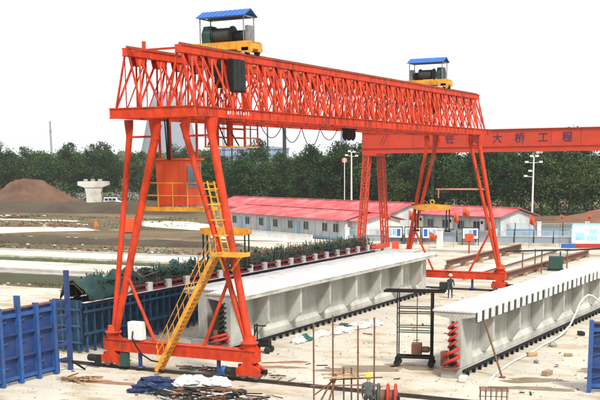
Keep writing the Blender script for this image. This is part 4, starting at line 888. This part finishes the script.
def litter(b):
    rnd = random.Random(91)
    for i in range(260):
        x = rnd.uniform(-9, 22); y = rnd.uniform(-9, 40)
        if (-5.6 < x < .9 and 6 < y < 38) or (10 < x < 15.2 and 4.5 < y < 36): continue
        a = rnd.uniform(0, 3.14); l = abs(rnd.gauss(.05, .12)) + .03; d = Vector((math.cos(a), math.sin(a), 0)) * l; p = Vector((x, y, .02)); b.cur = rnd.choice((0, 1, 2, 3)); b.bar(p - d, p + d, rnd.uniform(.02, .09), .03)
o = one('yard_litter', [RUST, WOOD, MACH, SACK], litter); tag(o, 'small scraps of wood and steel littering the yard floor', 'litter'); stuff(o)
# pebbles, clods and weeds (uncountable)
def pebbles(b):
    rnd = random.Random(6)
    for i in range(3000):
        x = rnd.uniform(-10, 20); y = rnd.uniform(-9, 36)
        if (-5.3 < x < .8 and 6 < y < 38) or (10 < x < 14.5 and 4.5 < y < 36): continue
        s_ = abs(rnd.gauss(0, .018)) + .012; b.box((x, y, s_ * .3), (s_ * rnd.uniform(1, 2), s_, s_ * .8), rnd.uniform(0, 3))
o = one('gravel', CONCG, pebbles); tag(o, 'loose pebbles and crumbs scattered over the yard floor', 'gravel'); stuff(o)
def rubble(b):
    rnd = random.Random(16)
    for (x0, x1, y0, y1, n, s0) in ((-110, -20, 57, 62, 300, .25), (-130, -60, 64, 78, 350, .35), (-75, -22, 26, 34, 500, .16), (-200, -120, 110, 130, 300, .6), (-150, -90, 96, 108, 200, .4)):
        for i in range(n):
            s_ = s0 * rnd.uniform(.2, .7) ; b.cur = rnd.choice((0, 1, 1)); lump(b, (rnd.uniform(x0, x1), rnd.uniform(y0, y1), s_ * .15), (s_ * rnd.uniform(1, 2.6), s_, s_ * .5), i, .7, 6, 4, .3, False)
o = one('rubble', [CONCW, DIRT], rubble); tag(o, 'pale rubble strewn over the brown field on the left', 'rubble'); stuff(o)
def weeds(b):
    rnd = random.Random(26)
    for (x0, x1, y0, y1, n, h) in ((-80, -20, 26.5, 33.5, 9000, .10), (-90, -15, 44, 48, 7000, .11), (-140, -25, 58, 76, 9000, .15), (-220, -70, 95, 130, 8000, .22)):
        for i in range(n):
            x, y = rnd.uniform(x0, x1), rnd.uniform(y0, y1)
            if math.sin(x * .35) + math.sin(y * .8 + x * .1) < rnd.uniform(-.6, 1.4): continue
            nn = Vector((rnd.gauss(0, 1), rnd.gauss(0, 1), rnd.gauss(.8, .6))).normalized(); u = nn.orthogonal().normalized(); u.rotate(Matrix.Rotation(rnd.uniform(0, 6.3), 3, nn)); v = nn.cross(u); s_ = h * rnd.uniform(.4, 1.1)
            p = Vector((x, y, abs(rnd.gauss(0, h * .7)))); b.cur = rnd.choice((0, 0, 1)); b.add([p - u * s_, p + v * s_ * .5, p + u * s_, p - v * s_ * .5], [(0, 1, 2, 3)])
o = one('weeds', [LEAF2, LEAF3], weeds); tag(o, 'patchy weeds growing on the field between the pale roads', 'weeds'); stuff(o)

# ================================================================== SECOND (BOX GIRDER) GANTRY
B2 = thing('box_girder_gantry', 'red box-girder gantry with lattice legs behind the tall crane', 'gantry crane', (-20.2, 69.0, 0))
one('box_girder', RED2, lambda b: (b.bb(-1.1, 42, -.55, .55, 11.25, 13.5), b.bb(-1.15, 42.05, -.7, .7, 13.5, 13.56), b.bb(-1.15, 42.05, -.7, .7, 11.19, 11.25)), B2)
one('girder_ledge', RED2, lambda b: b.bb(-1.1, 42, -.66, -.552, 11.75, 11.87), B2)
for k in range(15): one('stiffener', RED2, lambda b: b.bb(-1.0 + k * 3.05, -.98 + k * 3.05, -.60, -.551, 11.9, 13.48), B2)
def lattice_leg(x0, x1, y0, y1, z0, z1, wd):
    L = one('lattice_leg', RED2, lambda b: [b.bar((x0 + sx * wd / 2, y0 + sy * wd / 2, z0), (x1 + sx * wd * .5, y1 + sy * wd * .5, z1), .14) for sx in (-1, 1) for sy in (-1, 1)], B2)
    n = 9
    for k in range(n):
        def P(t, sx, sy): return (x0 + (x1 - x0) * t + sx * wd / 2, y0 + (y1 - y0) * t + sy * wd / 2, z0 + (z1 - z0) * t)
        t0, t1 = k / n, (k + 1) / n
        one('lacing', RED2, lambda b: (b.bar(P(t0, -1, -1), P(t1, 1, -1), .09), b.bar(P(t0, 1, -1), P(t1, 1, 1), .09), b.bar(P(t1, -1, 1), P(t1, -1, -1), .09), b.bar(P(t1, -1, -1), P(t1, 1, -1), .09), b.bar(P(t1, 1, -1), P(t1, 1, 1), .09), b.bar(P(t0, 1, -1), P(t1, -1, -1), .07)), L)
for bx in (0.0, 40.0):
    lattice_leg(-.25 + bx, -.1 + bx, -2.7, -1.35, .9, 11.2, .62); lattice_leg(.4 + bx, .35 + bx, 2.7, 1.35, .9, 11.2, .62)
    one('sill_beam', RED2, lambda b: b.bb(bx - .45, bx + .75, -3.3, 3.3, .45, .9), B2)
    for yy in (-2.8, 2.6): one('wheel', STEEL, lambda b: b.lathe([(.25, -.1), (.3, -.07), (.3, .07), (.25, .1)], (bx + .1, yy, .3), 14, 'X'), B2)
    one('head_beam', RED2, lambda b: b.bb(bx - .45, bx + .7, -1.8, 1.8, 10.95, 11.19), B2)
for ch, x in (('大', 14.6), ('桥', 17.0), ('工', 19.5), ('程', 22.0)):
    text(ch, 1.1, CHAR, B2, (x, -.565, 12.55), (R(90), 0, 0))
for ch, x in (('铁', 9.3), ('局', 12.0)): text(ch, 1.1, CHAR, B2, (x, -.565, 12.58), (R(90), 0, 0))
for dx in (0, .35): one('painted_mark', CHAR, lambda b: b.bar((1.1 + dx, -.57, 12.1), (1.6 + dx, -.57, 13.2), .09, .02), B2)

# ================================================================== HUTS
def hut(label, loc, rz, L, D, H, RH, win, wallm, ac=False, base=WALLB, doors=()):
    T = thing('site_hut', label, 'hut', loc, rz)
    one('wall', wallm, lambda b: b.prism([(0, 0), (D, 0), (D, H), (D / 2, H + RH), (0, H)], 0, L, 'X'), T)
    n = int(L / 1.82)
    stuff(one('panel_joint', WALLB, lambda b: [b.bb(k * L / n - .03, k * L / n + .03, -.03, -.001, .3, H) for k in range(n + 1)], T))
    one('base_band', base, lambda b: b.bb(-.02, L + .02, -.05, -.031, 0, .32), T)
    rf = one('roof', ROOFR, lambda b: (b.add([(-.5, -.7, H - .12), (L + .5, -.7, H - .12), (L + .5, D / 2, H + RH + .12), (-.5, D / 2, H + RH + .12), (-.5, D + .7, H - .12), (L + .5, D + .7, H - .12),
        (-.5, -.7, H - .02), (L + .5, -.7, H - .02), (L + .5, D / 2, H + RH + .22), (-.5, D / 2, H + RH + .22), (-.5, D + .7, H - .02), (L + .5, D + .7, H - .02)],
        [(6, 7, 8, 9), (9, 8, 11, 10), (1, 0, 3, 2), (2, 3, 4, 5), (0, 1, 7, 6), (4, 10, 11, 5), (0, 6, 9, 3), (3, 9, 10, 4), (1, 2, 8, 7), (2, 5, 11, 8)])), T)
    one('ridge_cap', ROOFR, lambda b: b.bb(-.5, L + .5, D / 2 - .25, D / 2 + .25, H + RH + .2, H + RH + .3), rf)
    stuff(one('roof_rib', ROOFR, lambda b: [b.bar((k * .9, -.7, H + .0), (k * .9, D / 2, H + RH + .24), .07, .05) for k in range(int(L / .9) + 1)], rf))
    for x in win:
        wv = one('window', GLASS, lambda b: b.bb(x - .62, x + .62, -.05, -.034, 1.05, 2.15), T)
        one('window_frame', WALLW, lambda b: (b.bb(x - .7, x - .62, -.08, -.033, 1.0, 2.2), b.bb(x + .62, x + .7, -.08, -.033, 1.0, 2.2), b.bb(x - .62, x + .62, -.08, -.033, 2.15, 2.2), b.bb(x - .62, x + .62, -.08, -.033, 1.0, 1.05), b.bb(x - .03, x + .03, -.078, -.051, 1.05, 2.15)), wv)
    for x in doors:
        dv = one('door', WALLB, lambda b: b.bb(x - .45, x + .45, -.07, -.033, .05, 2.1), T); one('door_handle', STEEL, lambda b: b.bb(x + .3, x + .38, -.1, -.071, 1.0, 1.1), dv)
    if ac:
        for x in win[::2]:
            a = one('air_conditioner', WHITEP, lambda b: b.bb(x + .95, x + 1.75, -.40, -.06, .95, 2.6), T, bevel=.02); one('fan_grille', BLACK, lambda b: b.lathe([(.24, -.02), (.24, 0)], (x + 1.35, -.405, 2.05), 14, 'Y'), a)
    return T
hut('long white hut with red roof and a row of square windows', (-60.6, 103.2, 0), R(-31.5), 34.2, 7.0, 2.75, .85, [2.2, 6.6, 11, 15.4, 19.8, 24.2, 29.2, 32], WALLW, doors=(4.4, 13.2, 22))
hut('long hut with red roof and wall-mounted fan boxes behind the fence', (-35.6, 107.6, 0), R(-26.5), 24.5, 6.6, 2.9, .85, [1.5, 4.6, 7.7, 10.8, 13.9, 17, 20.1, 22.6], WALLW, ac=True)
hut('long red-roofed hut behind the white hut with square windows', (-75, 122.5, 0), R(-28), 50, 8, 2.9, 1.3, [3, 8, 13, 18, 23, 28, 33, 38, 43, 47], WALLW)
o = hut('small pale hut with a red gable roof between white hut and lattice legs', (-32.2, 86.9, 0), R(-28), 4.4, 6.0, 2.7, .7, [], WHITEP, base=WHITEP)
one('wall_print', SIGNB, lambda b: (b.bb(1.6, 1.75, -.05, -.034, .5, 1.9), b.bb(.9, 2.6, -.05, -.036, .5, .8), b.bb(1.3, 2.1, -.052, -.035, .8, 1.3)), o)
o = thing('wall_board', 'pale board wall with blue print beside the lattice legs', 'wall', (-27.6, 84.6, 0), R(-10))
one('board', WHITEP, lambda b: b.bb(0, 3.6, 0, .15, 0, 1.9), o); one('wall_print', SIGNB, lambda b: (b.bb(1.2, 1.5, -.015, -.002, .4, 1.6), b.bb(.8, 2.4, -.017, -.003, .4, .8)), o)
o = thing('low_wall', 'low white wall in front of the white hut', 'wall', (-50.5, 90.8, 0), R(-27)); one('wall_body', WHITEP, lambda b: b.bb(0, 17, 0, .25, 0, .75), o); one('coping', CONCW, lambda b: b.bb(-.05, 17.05, -.05, .3, .75, .83), o)

# ================================================================== FENCES, BOARDS, FLAGS
MESHP = mat('fence_panel_grey', (0.33, 0.37, 0.42), .6, .15, 1); MESHB = mat('fence_panel_blue', (0.28, 0.42, 0.55), .6, .15, 1)
def fence(label, a, b_, H, panel, m, pillar_every=1, pw=.5):
    A, Bv = Vector(a), Vector(b_); d = Bv - A; L = d.length; rz = math.atan2(d.y, d.x)
    T = thing('fence', label, 'fence', (A.x, A.y, 0), rz); n = max(1, round(L / panel)); p = L / n
    one('kerb', CONCW, lambda b: b.bb(0, L, -.2, .2, 0, .28), T)
    pb = MB(); pb.bar((.05, 0, .33), (p - .05, 0, .33), .06); pb.bar((.05, 0, H - .05), (p - .05, 0, H - .05), .06); pb.bar((.05, 0, H * .6), (p - .05, 0, H * .6), .04)
    k = .12
    while k < p - .05: pb.bar((k, 0, .3), (k, 0, H), .035); k += .19
    pb.bb(.05, p - .05, .05, .06, .33, H * .62)
    pm_ = pb.mesh('panel', m); pp = MB(); pp.bb(-pw / 2, pw / 2, -pw / 2, pw / 2, 0, H + .12); pp.bb(-pw / 2 - .06, pw / 2 + .06, -pw / 2 - .06, pw / 2 + .06, H + .12, H + .2); pp = pp.mesh('pillar', WHITEP)
    ps = MB(); ps.bb(-.05, .05, -.05, .05, 0, H + .05); ps = ps.mesh('post', MACH)
    for i in range(n): obj('panel', pm_, T, (i * p, 0, 0))
    for i in range(n + 1): obj('pillar' if i % pillar_every == 0 else 'post', pp if i % pillar_every == 0 else ps, T, (i * p, 0, 0))
    return T
fence('near grey rail fence with a white pillar along the back of the yard', (-29.5, 82.0), (-1.6, 87.2), 1.75, 2.35, MESHP, 4)
fence('far bluish fence with white pillars behind the near grey fence', (-15, 97), (-3.2, 101.5), 2.0, 3.1, MESHB, 2)
NB = thing('notice_board', 'large white notice board with blue print at the right edge', 'notice board', (-1.2, 85.0, 0), R(24))
one('board', WHITEP, lambda b: b.bb(0, 7.5, -.06, .06, .55, 2.65), NB); one('board_frame', SIGNB, lambda b: (b.bb(-.05, 7.55, -.09, .09, 2.65, 2.85), b.bb(-.1, .0, -.09, .09, 0, 2.65)), NB)
for i, (x, z, ww, hh) in enumerate(((.9, 1.35, 1.1, .9), (2.3, 1.1, 1.2, .6), (2.4, 1.95, 1.0, .5), (4.0, 1.5, 1.3, 1.1), (5.8, 1.5, 1.4, 1.0))): one('printed_panel', SIGNB, lambda b: b.bb(x - ww / 2, x + ww / 2, -.068, -.062, z - hh / 2, z + hh / 2), NB)
o = thing('barrier', 'low barrier painted blue and red below the notice board', 'barrier', (-2.2, 83.8, 0), R(22))
one('blue_panel', STRB, lambda b: b.bb(0, 1.6, -.1, .1, 0, .5), o); one('red_panel', REDP, lambda b: b.bb(1.602, 6.5, -.1, .1, 0, .5), o)
for i, (x, y, lb) in enumerate(((-23.2, 83.9, 'dark-framed display board nearest the lattice legs, in front of the fence'), (-20.9, 84.3, 'second dark-framed display board from the lattice legs'), (-18.7, 84.7, 'third dark-framed display board from the lattice legs'), (-13.6, 85.3, 'dark-framed display board right of the white pillar at the fence'))):
    D_ = thing('display_board', lb, 'display board', (x, y - 1.2, 0), R(12), 'display boards at the fence')
    one('panel', WHITEP, lambda b: b.bb(-.95, .95, -.04, .04, .8, 2.1), D_); one('frame', MACH, lambda b: (b.bb(-1.03, -.95, -.06, .06, 0, 2.2), b.bb(.95, 1.03, -.06, .06, 0, 2.2), b.bb(-.95, .95, -.06, .06, 2.1, 2.2), b.bb(-.95, .95, -.06, .06, .72, .8)), D_)
    for k in range(3): one('printed_panel', (SIGNB, WALLB, STRB)[(k + i) % 3], lambda b: b.bb(-.8 + k * .55, -.35 + k * .55, -.048, -.042, 1.0 + .15 * ((k + i) % 2), 1.9), D_)
def flag(label, x, y, h, wd, fh, rz, m=ORF, tri=False):
    T = thing('flag', label, 'flag', (x, y, 0), rz); one('pole', STEEL, lambda b: b.tube((0, 0, 0), (0, 0, h), .025, 8), T)
    wd *= .72; fh *= .72
    def cl(b):
        n = 9; vs = []
        for i in range(n):
            t = i / (n - 1); zz = fh * (1 - .75 * t if tri else 1 - .12 * t); yy = .14 * math.sin(t * 7)
            vs += [(wd * t + .03, yy, h - .05 - .35 * fh * t * (1.3 if not tri else 1)), (wd * t + .03, yy + .05, h - .05 - .35 * fh * t - zz)]
        b.add(vs, [(2 * i, 2 * i + 2, 2 * i + 3, 2 * i + 1) for i in range(n - 1)], True)
    c = one('cloth', m, cl, T); s_ = c.modifiers.new('thick', 'SOLIDIFY'); s_.thickness = .02
flag('red flag leaning over the fence left of the tall lamp pole', -6.0, 83.4, 4.0, .75, 1.6, R(20))
flag('red pennant on the fence right of the tall lamp pole', -2.6, 84.6, 4.0, .55, .9, R(40), tri=True)
flag('red pennant above the notice board', .3, 86.2, 4.0, .6, 1.0, R(30), tri=True)
flag('orange flag just right of the far left crane leg', -19.0, 77.0, 4.6, 1.0, 1.6, R(10))
flag('orange flag standing near the blue fence behind the far lifting beam', -14.0, 79.0, 4.4, .7, 1.7, R(10))
flag('low orange pennant on the yard right of the far lifting sling', -14.6, 72.4, 2.4, 1.2, 1.7, R(5), tri=True)
flag('red banner on a pole in front of the hut with fan boxes', -16.2, 88.5, 4.6, 1.2, 1.6, R(15))
flag('small red flag beside the lattice legs', -24.5, 84.4, 3.9, .8, 1.2, R(190))
o = thing('warning_board', 'small orange warning board at the foot of the far left crane leg', 'board', (-18.0, 70.5, 0), R(10)); one('panel', ORF, lambda b: b.bb(-.4, .4, -.03, .03, .15, 1.3), o); one('leg', STEEL, lambda b: (b.bb(-.36, -.3, .031, .09, 0, 1.25), b.bb(.3, .36, .031, .09, 0, 1.25)), o)
o = thing('red_box_sign', 'red box sign on a post beside the far right crane leg', 'sign', (-9.8, 72.4, 0), R(15)); one('box', ORF, lambda b: b.bb(-.5, .5, -.2, .2, 1.4, 2.2), o, bevel=.03); one('post', REDP, lambda b: (b.bb(-.08, .08, -.08, .08, 0, 1.4)), o)
o = thing('white_pillar', 'white pillar standing at the back of the yard near the orange pennant', 'pillar', (-15.6, 78.6, 0)); one('shaft', WHITEP, lambda b: b.bb(-.3, .3, -.3, .3, 0, 2.2), o); one('cap', WHITEP, lambda b: b.bb(-.38, .38, -.38, .38, 2.2, 2.3), o)

# lamp / power poles
def pole(label, x, y, h, lamps):
    T = thing('lamp_pole', label, 'pole', (x, y, 0), R(28)); one('shaft', LAMPW, lambda b: b.tube((0, 0, 0), (0, 0, h), .17, 10, .10), T)
    for dx, z in lamps:
        a = one('arm', LAMPW, lambda b: b.tube((0, 0, z - .1), (dx, 0, z), .04, 6), T); one('lamp_head', LAMPW, lambda b: b.box((dx, -.12, z + .05), (.45, .35, .25)), a)
pole('tall lamp pole with several heads before the wood on the right', -11.2, 103.2, 10.9, ((-.35, 10.9), (.4, 10.9), (-1.0, 10.1), (.95, 10.1), (-.5, 8.9), (-1.1, 8.2)))
pole('lamp pole left of the lattice legs, before the wood', -42, 110, 12.0, ((-.35, 12), (.4, 11.9), (-.8, 11.4), (.8, 11.3)))
o = thing('round_sign', 'small round pale red sign before the wood left of the lattice legs', 'sign', (-47, 118, 0), R(28)); one('post', LAMPW, lambda b: b.tube((0, 0, 0), (0, 0, 11.0), .07, 8), o); one('disc', mat('disc_pink', (.7, .25, .2), .6), lambda b: b.lathe([(.42, -.04), (.42, .04)], (0, 0, 10.7), 18, 'Y'), o)

# bridge pier, van, far wall
PR = thing('bridge_pier', 'unfinished grey concrete hammerhead bridge pier before the trees', 'bridge pier', (-140.2, 168.8, 0), R(28))
PR.scale = (.817, .817, .93)
one('shaft', CONCW, lambda b: b.prism([(-2.3, -.1), (2.3, -.1), (2.2, 3.6), (2.7, 5.3), (-2.7, 5.3), (-2.2, 3.6)], -1.1, 1.1), PR)
one('cap', CONCW, lambda b: b.prism([(-2.7, 5.3), (2.7, 5.3), (4.7, 5.9), (4.7, 6.9), (-4.7, 6.9), (-4.7, 5.9)], -1.3, 1.3), PR)
for x in (-2.4, -.2, 2.0): one('bearing_block', CONCG, lambda b: b.bb(x - .5, x + .5, -.8, .8, 6.9, 7.5), PR)
one('rebar_stub', RUST, lambda b: [b.tube((x, 0, 7.5), (x, 0, 8.3), .05, 5) for x in (-.5, -.2, .1)], PR)
o = thing('site_wall', 'long low grey boundary wall before the left tree line', 'wall', (-176, 205, 0), R(24)); one('wall_body', CONCG, lambda b: b.bb(0, 75, 0, .3, 0, 2.2), o); one('coping', CONCG, lambda b: b.bb(-.1, 75.1, -.1, .4, 2.2, 2.35), o)
VN = thing('parked_van', 'white van with blue lower doors parked left of the crane leg', 'van', (-145.7, 183.3, 0), R(24))
one('body', VANW, lambda b: b.prism([(-2.3, .35), (2.35, .35), (2.4, .95), (1.7, 1.1), (1.15, 1.95), (-2.15, 2.0), (-2.35, 1.1)], -.85, .85), VN, bevel=.08)
one('lower_trim', mat('van_blue', (.12, .25, .45), .4), lambda b: (b.bb(-2.2, 2.2, -.87, -.852, .4, .85)), VN)
for x0, x1 in ((-2.0, -1.1), (-.95, -.05), (.1, 1.0)): one('window', GLASS, lambda b: b.bb(x0, x1, -.87, -.851, 1.15, 1.8), VN)
one('windscreen', GLASS, lambda b: b.add([(1.70, -.75, 1.16), (1.70, .75, 1.16), (1.24, .7, 1.88), (1.24, -.7, 1.88)], [(0, 1, 2, 3)]), VN)
for x in (-1.45, 1.45):
    for y in (-.75, .75):
        wv = one('wheel', RUBBER, lambda b: b.lathe([(.25, -.1), (.33, -.08), (.33, .08), (.25, .1)], (x, y, .33), 16, 'Y'), VN); one('rim', STEEL, lambda b: b.lathe([(.19, -.115), (.19, .115)], (x, y, .33), 12, 'Y'), wv)
for y in (-.6, .6): one('headlight', LAMPW, lambda b: b.box((2.4, y, .75), (.06, .3, .18)), VN)

# ================================================================== STEEL ON THE RIGHT OF THE YARD
def ibeam(label, a, b_, z, h=.5):
    A, Bv = Vector(a), Vector(b_); d = Bv - A; L = d.length; T = thing('steel_beam', label, 'steel beam', (A.x, A.y, 0), math.atan2(d.y, d.x))
    one('beam', RUST, lambda b: (b.bb(0, L, -.2, .2, z, z + .04), b.bb(0, L, -.2, .2, z + h - .04, z + h), b.bb(0, L, -.03, .03, z + .04, z + h - .04)), T)
    k = .8
    while k < L: one('support_block', WOOD, lambda b: b.bb(k - .2, k + .2, -.4, .4, 0, z), T); k += 4.2
ibeam('long rusty steel beam lying on blocks behind the far crane foot', (-5.6, 53.4), (-5.0, 76.5), .4, .5)
ibeam('dark steel bed edge behind the notched girder, right of the far crane foot', (2.2, 46.5), (3.3, 73.5), .25, .45)
o = thing('long_plinth', 'long pale concrete strip on the yard beyond the far crane foot', 'casting bed', (-1.5, 44.5, 0)); one('plinth', CONCW, lambda b: b.bb(-.6, .6, 0, 32, 0, .35), o); one('edge_channel', RUST, lambda b: b.bb(.602, .7, 0, 32, .22, .36), o)
RK = thing('pipe_rack', 'low pipe rack with thin posts beyond the notched girder', 'rack', (2.4, 54.0, 0), R(8))
for x, y in ((-.4, -2.6), (1.0, -.2), (3.2, .6), (.2, 1.4)): one('post', RUST, lambda b: b.tube((x, y, 0), (x, y, 2.1), .06, 6), RK)
one('rail', MACH, lambda b: (b.bar((-2.0, -2.0, 2.1), (3.4, .7, 2.15), .14), b.bar((3.0, .5, 2.1), (6.5, 5, 2.0), .14)), RK)
o = thing('generator_box', 'dark green generator box on the yard beyond the notched girder', 'generator', (3.9, 57.2, 0), R(15)); one('housing', MACHG, lambda b: b.bb(-.65, .65, -.5, .5, .15, 1.35), o, bevel=.04); one('skid', MACH, lambda b: b.bb(-.75, .75, -.55, .55, 0, .15), o); one('exhaust', MACH, lambda b: b.tube((.4, 0, 1.35), (.4, 0, 1.8), .06, 8), o)

# ================================================================== PEOPLE
def person(label, loc, rz, top, bot, helm, arms=((.25, .12, 1.08), (.22, .10, .85)), lean=0.0, vest=None):
    T = thing('person', label, 'person', loc, rz)
    V = []; E = []; Rr = []
    def v(p, r): V.append((p[0], p[1] + lean * max(0, p[2] - .9), p[2])); Rr.append(r); return len(V) - 1
    def e(a, b): E.append((a, b))
    pel = v((0, 0, .95), .155); sp = v((0, 0, 1.12), .14); ch = v((0, 0, 1.32), .165); nk0 = v((0, 0, 1.46), .085); nk = v((0, .01, 1.52), .06); h0 = v((0, .03, 1.6), .082); h1 = v((0, .03, 1.70), .098); h2 = v((0, .02, 1.76), .07)
    for a, b in ((pel, sp), (sp, ch), (ch, nk0), (nk0, nk), (nk, h0), (h0, h1), (h1, h2)): e(a, b)
    ns = v((0, .125, 1.655), .016); e(h1, ns)
    for s_ in (-1, 1):
        hp = v((s_ * .10, 0, .88), .095); kn = v((s_ * .13, .03 + .05 * s_, .50), .066); an = v((s_ * .14, -.02 + .06 * s_, .10), .045); to = v((s_ * .16, .14 + .06 * s_, .045), .042); hl = v((s_ * .14, -.05 + .06 * s_, .05), .04)
        e(pel, hp); e(hp, kn); e(kn, an); e(an, to); e(an, hl)
        sh = v((s_ * .19, 0, 1.40), .07); el = v((s_ * (arms[0][0]), arms[0][1] - .08, arms[0][2]), .048); wr = v((s_ * arms[1][0], arms[1][1] + .12, arms[1][2]), .034)
        e(ch, sh); e(sh, el); e(el, wr)
        f = (Vector(V[wr]) - Vector(V[el])).normalized(); sd_ = Vector((1, 0, 0)); pw = Vector(V[wr])
        V.append(tuple(pw + f * .07)); Rr.append(.032); pa = len(V) - 1; e(wr, pa)
        for k, ln in enumerate((.06, .072, .066, .05)):
            a0 = pw + f * .075 + sd_ * (k - 1.5) * .019; V.append(tuple(a0 + f * ln * .5)); Rr.append(.0095); i0 = len(V) - 1; V.append(tuple(a0 + f * ln + Vector((0, -.015, -.01)))); Rr.append(.008); e(pa, i0); e(i0, len(V) - 1)
        V.append(tuple(pw + f * .06 + sd_ * -s_ * .045)); Rr.append(.010); i0 = len(V) - 1; V.append(tuple(pw + f * .10 + sd_ * -s_ * .055)); Rr.append(.009); e(pa, i0); e(i0, len(V) - 1)
        ea = v((s_ * .10, .02, 1.655), .018); e(h1, ea)
    me = bpy.data.meshes.new('body'); me.from_pydata(V, E, []); o = obj('tmp_body', me)
    sk = o.modifiers.new('skin', 'SKIN'); sk.use_smooth_shade = True; sb = o.modifiers.new('sub', 'SUBSURF'); sb.levels = 1; sb.render_levels = 1
    for i, d in enumerate(me.skin_vertices[0].data): d.radius = (Rr[i], Rr[i] * (.78 if i in (pel, sp, ch) else 1)); d.use_root = i == 0
    dg = bpy.context.evaluated_depsgraph_get(); m2 = bpy.data.meshes.new_from_object(o.evaluated_get(dg)); bpy.data.objects.remove(o)
    m2.materials.clear()
    for m_ in (top, bot, SKIN, RUBBER): m2.materials.append(m_)
    for p in m2.polygons:
        z = p.center.z; wrz = arms[1][2] + .02
        p.material_index = 3 if z < .1 else 1 if z < .93 and abs(p.center.x) < .21 and p.center.y < .22 else 2 if z > 1.5 else 0
        if abs(p.center.x) > .16 and z < wrz and z > .3 and p.center.y > .12: p.material_index = 2
        p.use_smooth = True
    obj('body', m2, T)
    hy = .02 + lean * .8
    hm = one('helmet', helm, lambda b: (b.lathe([(.155, 1.70), (.15, 1.74), (.128, 1.80), (.09, 1.845), (.03, 1.865), (.002, 1.867)], (0, hy, 0), 18), b.box((0, hy + .15, 1.708), (.16, .12, .015))), T)
    return T
person('worker in a yellow helmet and dark jacket at the bottom edge beside the scaffold', (12.05, -4.3, 0), R(25), CLOTHG, CLOTHD, HELMY)
person('worker in dark clothes and pale helmet standing by the far ground beam', (2.0, 33.3, 0), R(-150), CLOTHD, CLOTHD, HELMW, arms=((.27, .1, 1.1), (.24, .16, .9)))
person('worker in orange overalls standing alone in the brown field at the left', (-77.6, 90.9, 0), R(-140), CLOTHO, CLOTHO, mat('helmet_orange', (.8, .2, .03), .4))

# red bin in the field, seen beside the left crane leg
o = thing('red_cabinet', 'small red cabinet in the field behind the left crane legs', 'cabinet', (-69.3, 88.7, 0), R(28)); one('housing', ORANGE, lambda b: b.bb(-.75, .75, -.5, .5, .1, 2.2), o, bevel=.03); one('door', ORANGE, lambda b: b.bb(-.6, .6, -.53, -.501, .3, 2.0), o); one('skid', BLACK, lambda b: b.bb(-.8, .8, -.55, .55, 0, .1), o)

# ================================================================== HAZE
hz = bpy.data.materials.new('haze_air'); hz.use_nodes = True; t = hz.node_tree; t.nodes.clear()
pv = t.nodes.new('ShaderNodeVolumePrincipled'); pv.inputs['Color'].default_value = (.93, .95, 1, 1); pv.inputs['Density'].default_value = 0.00011
ou = t.nodes.new('ShaderNodeOutputMaterial'); t.links.new(pv.outputs[0], ou.inputs['Volume'])
o = one('haze', hz, lambda b: b.bb(-2000, 1600, -400, 2000, -1.2, 118)); stuff(o); tag(o, 'thin pale haze hanging over the whole site', 'haze')
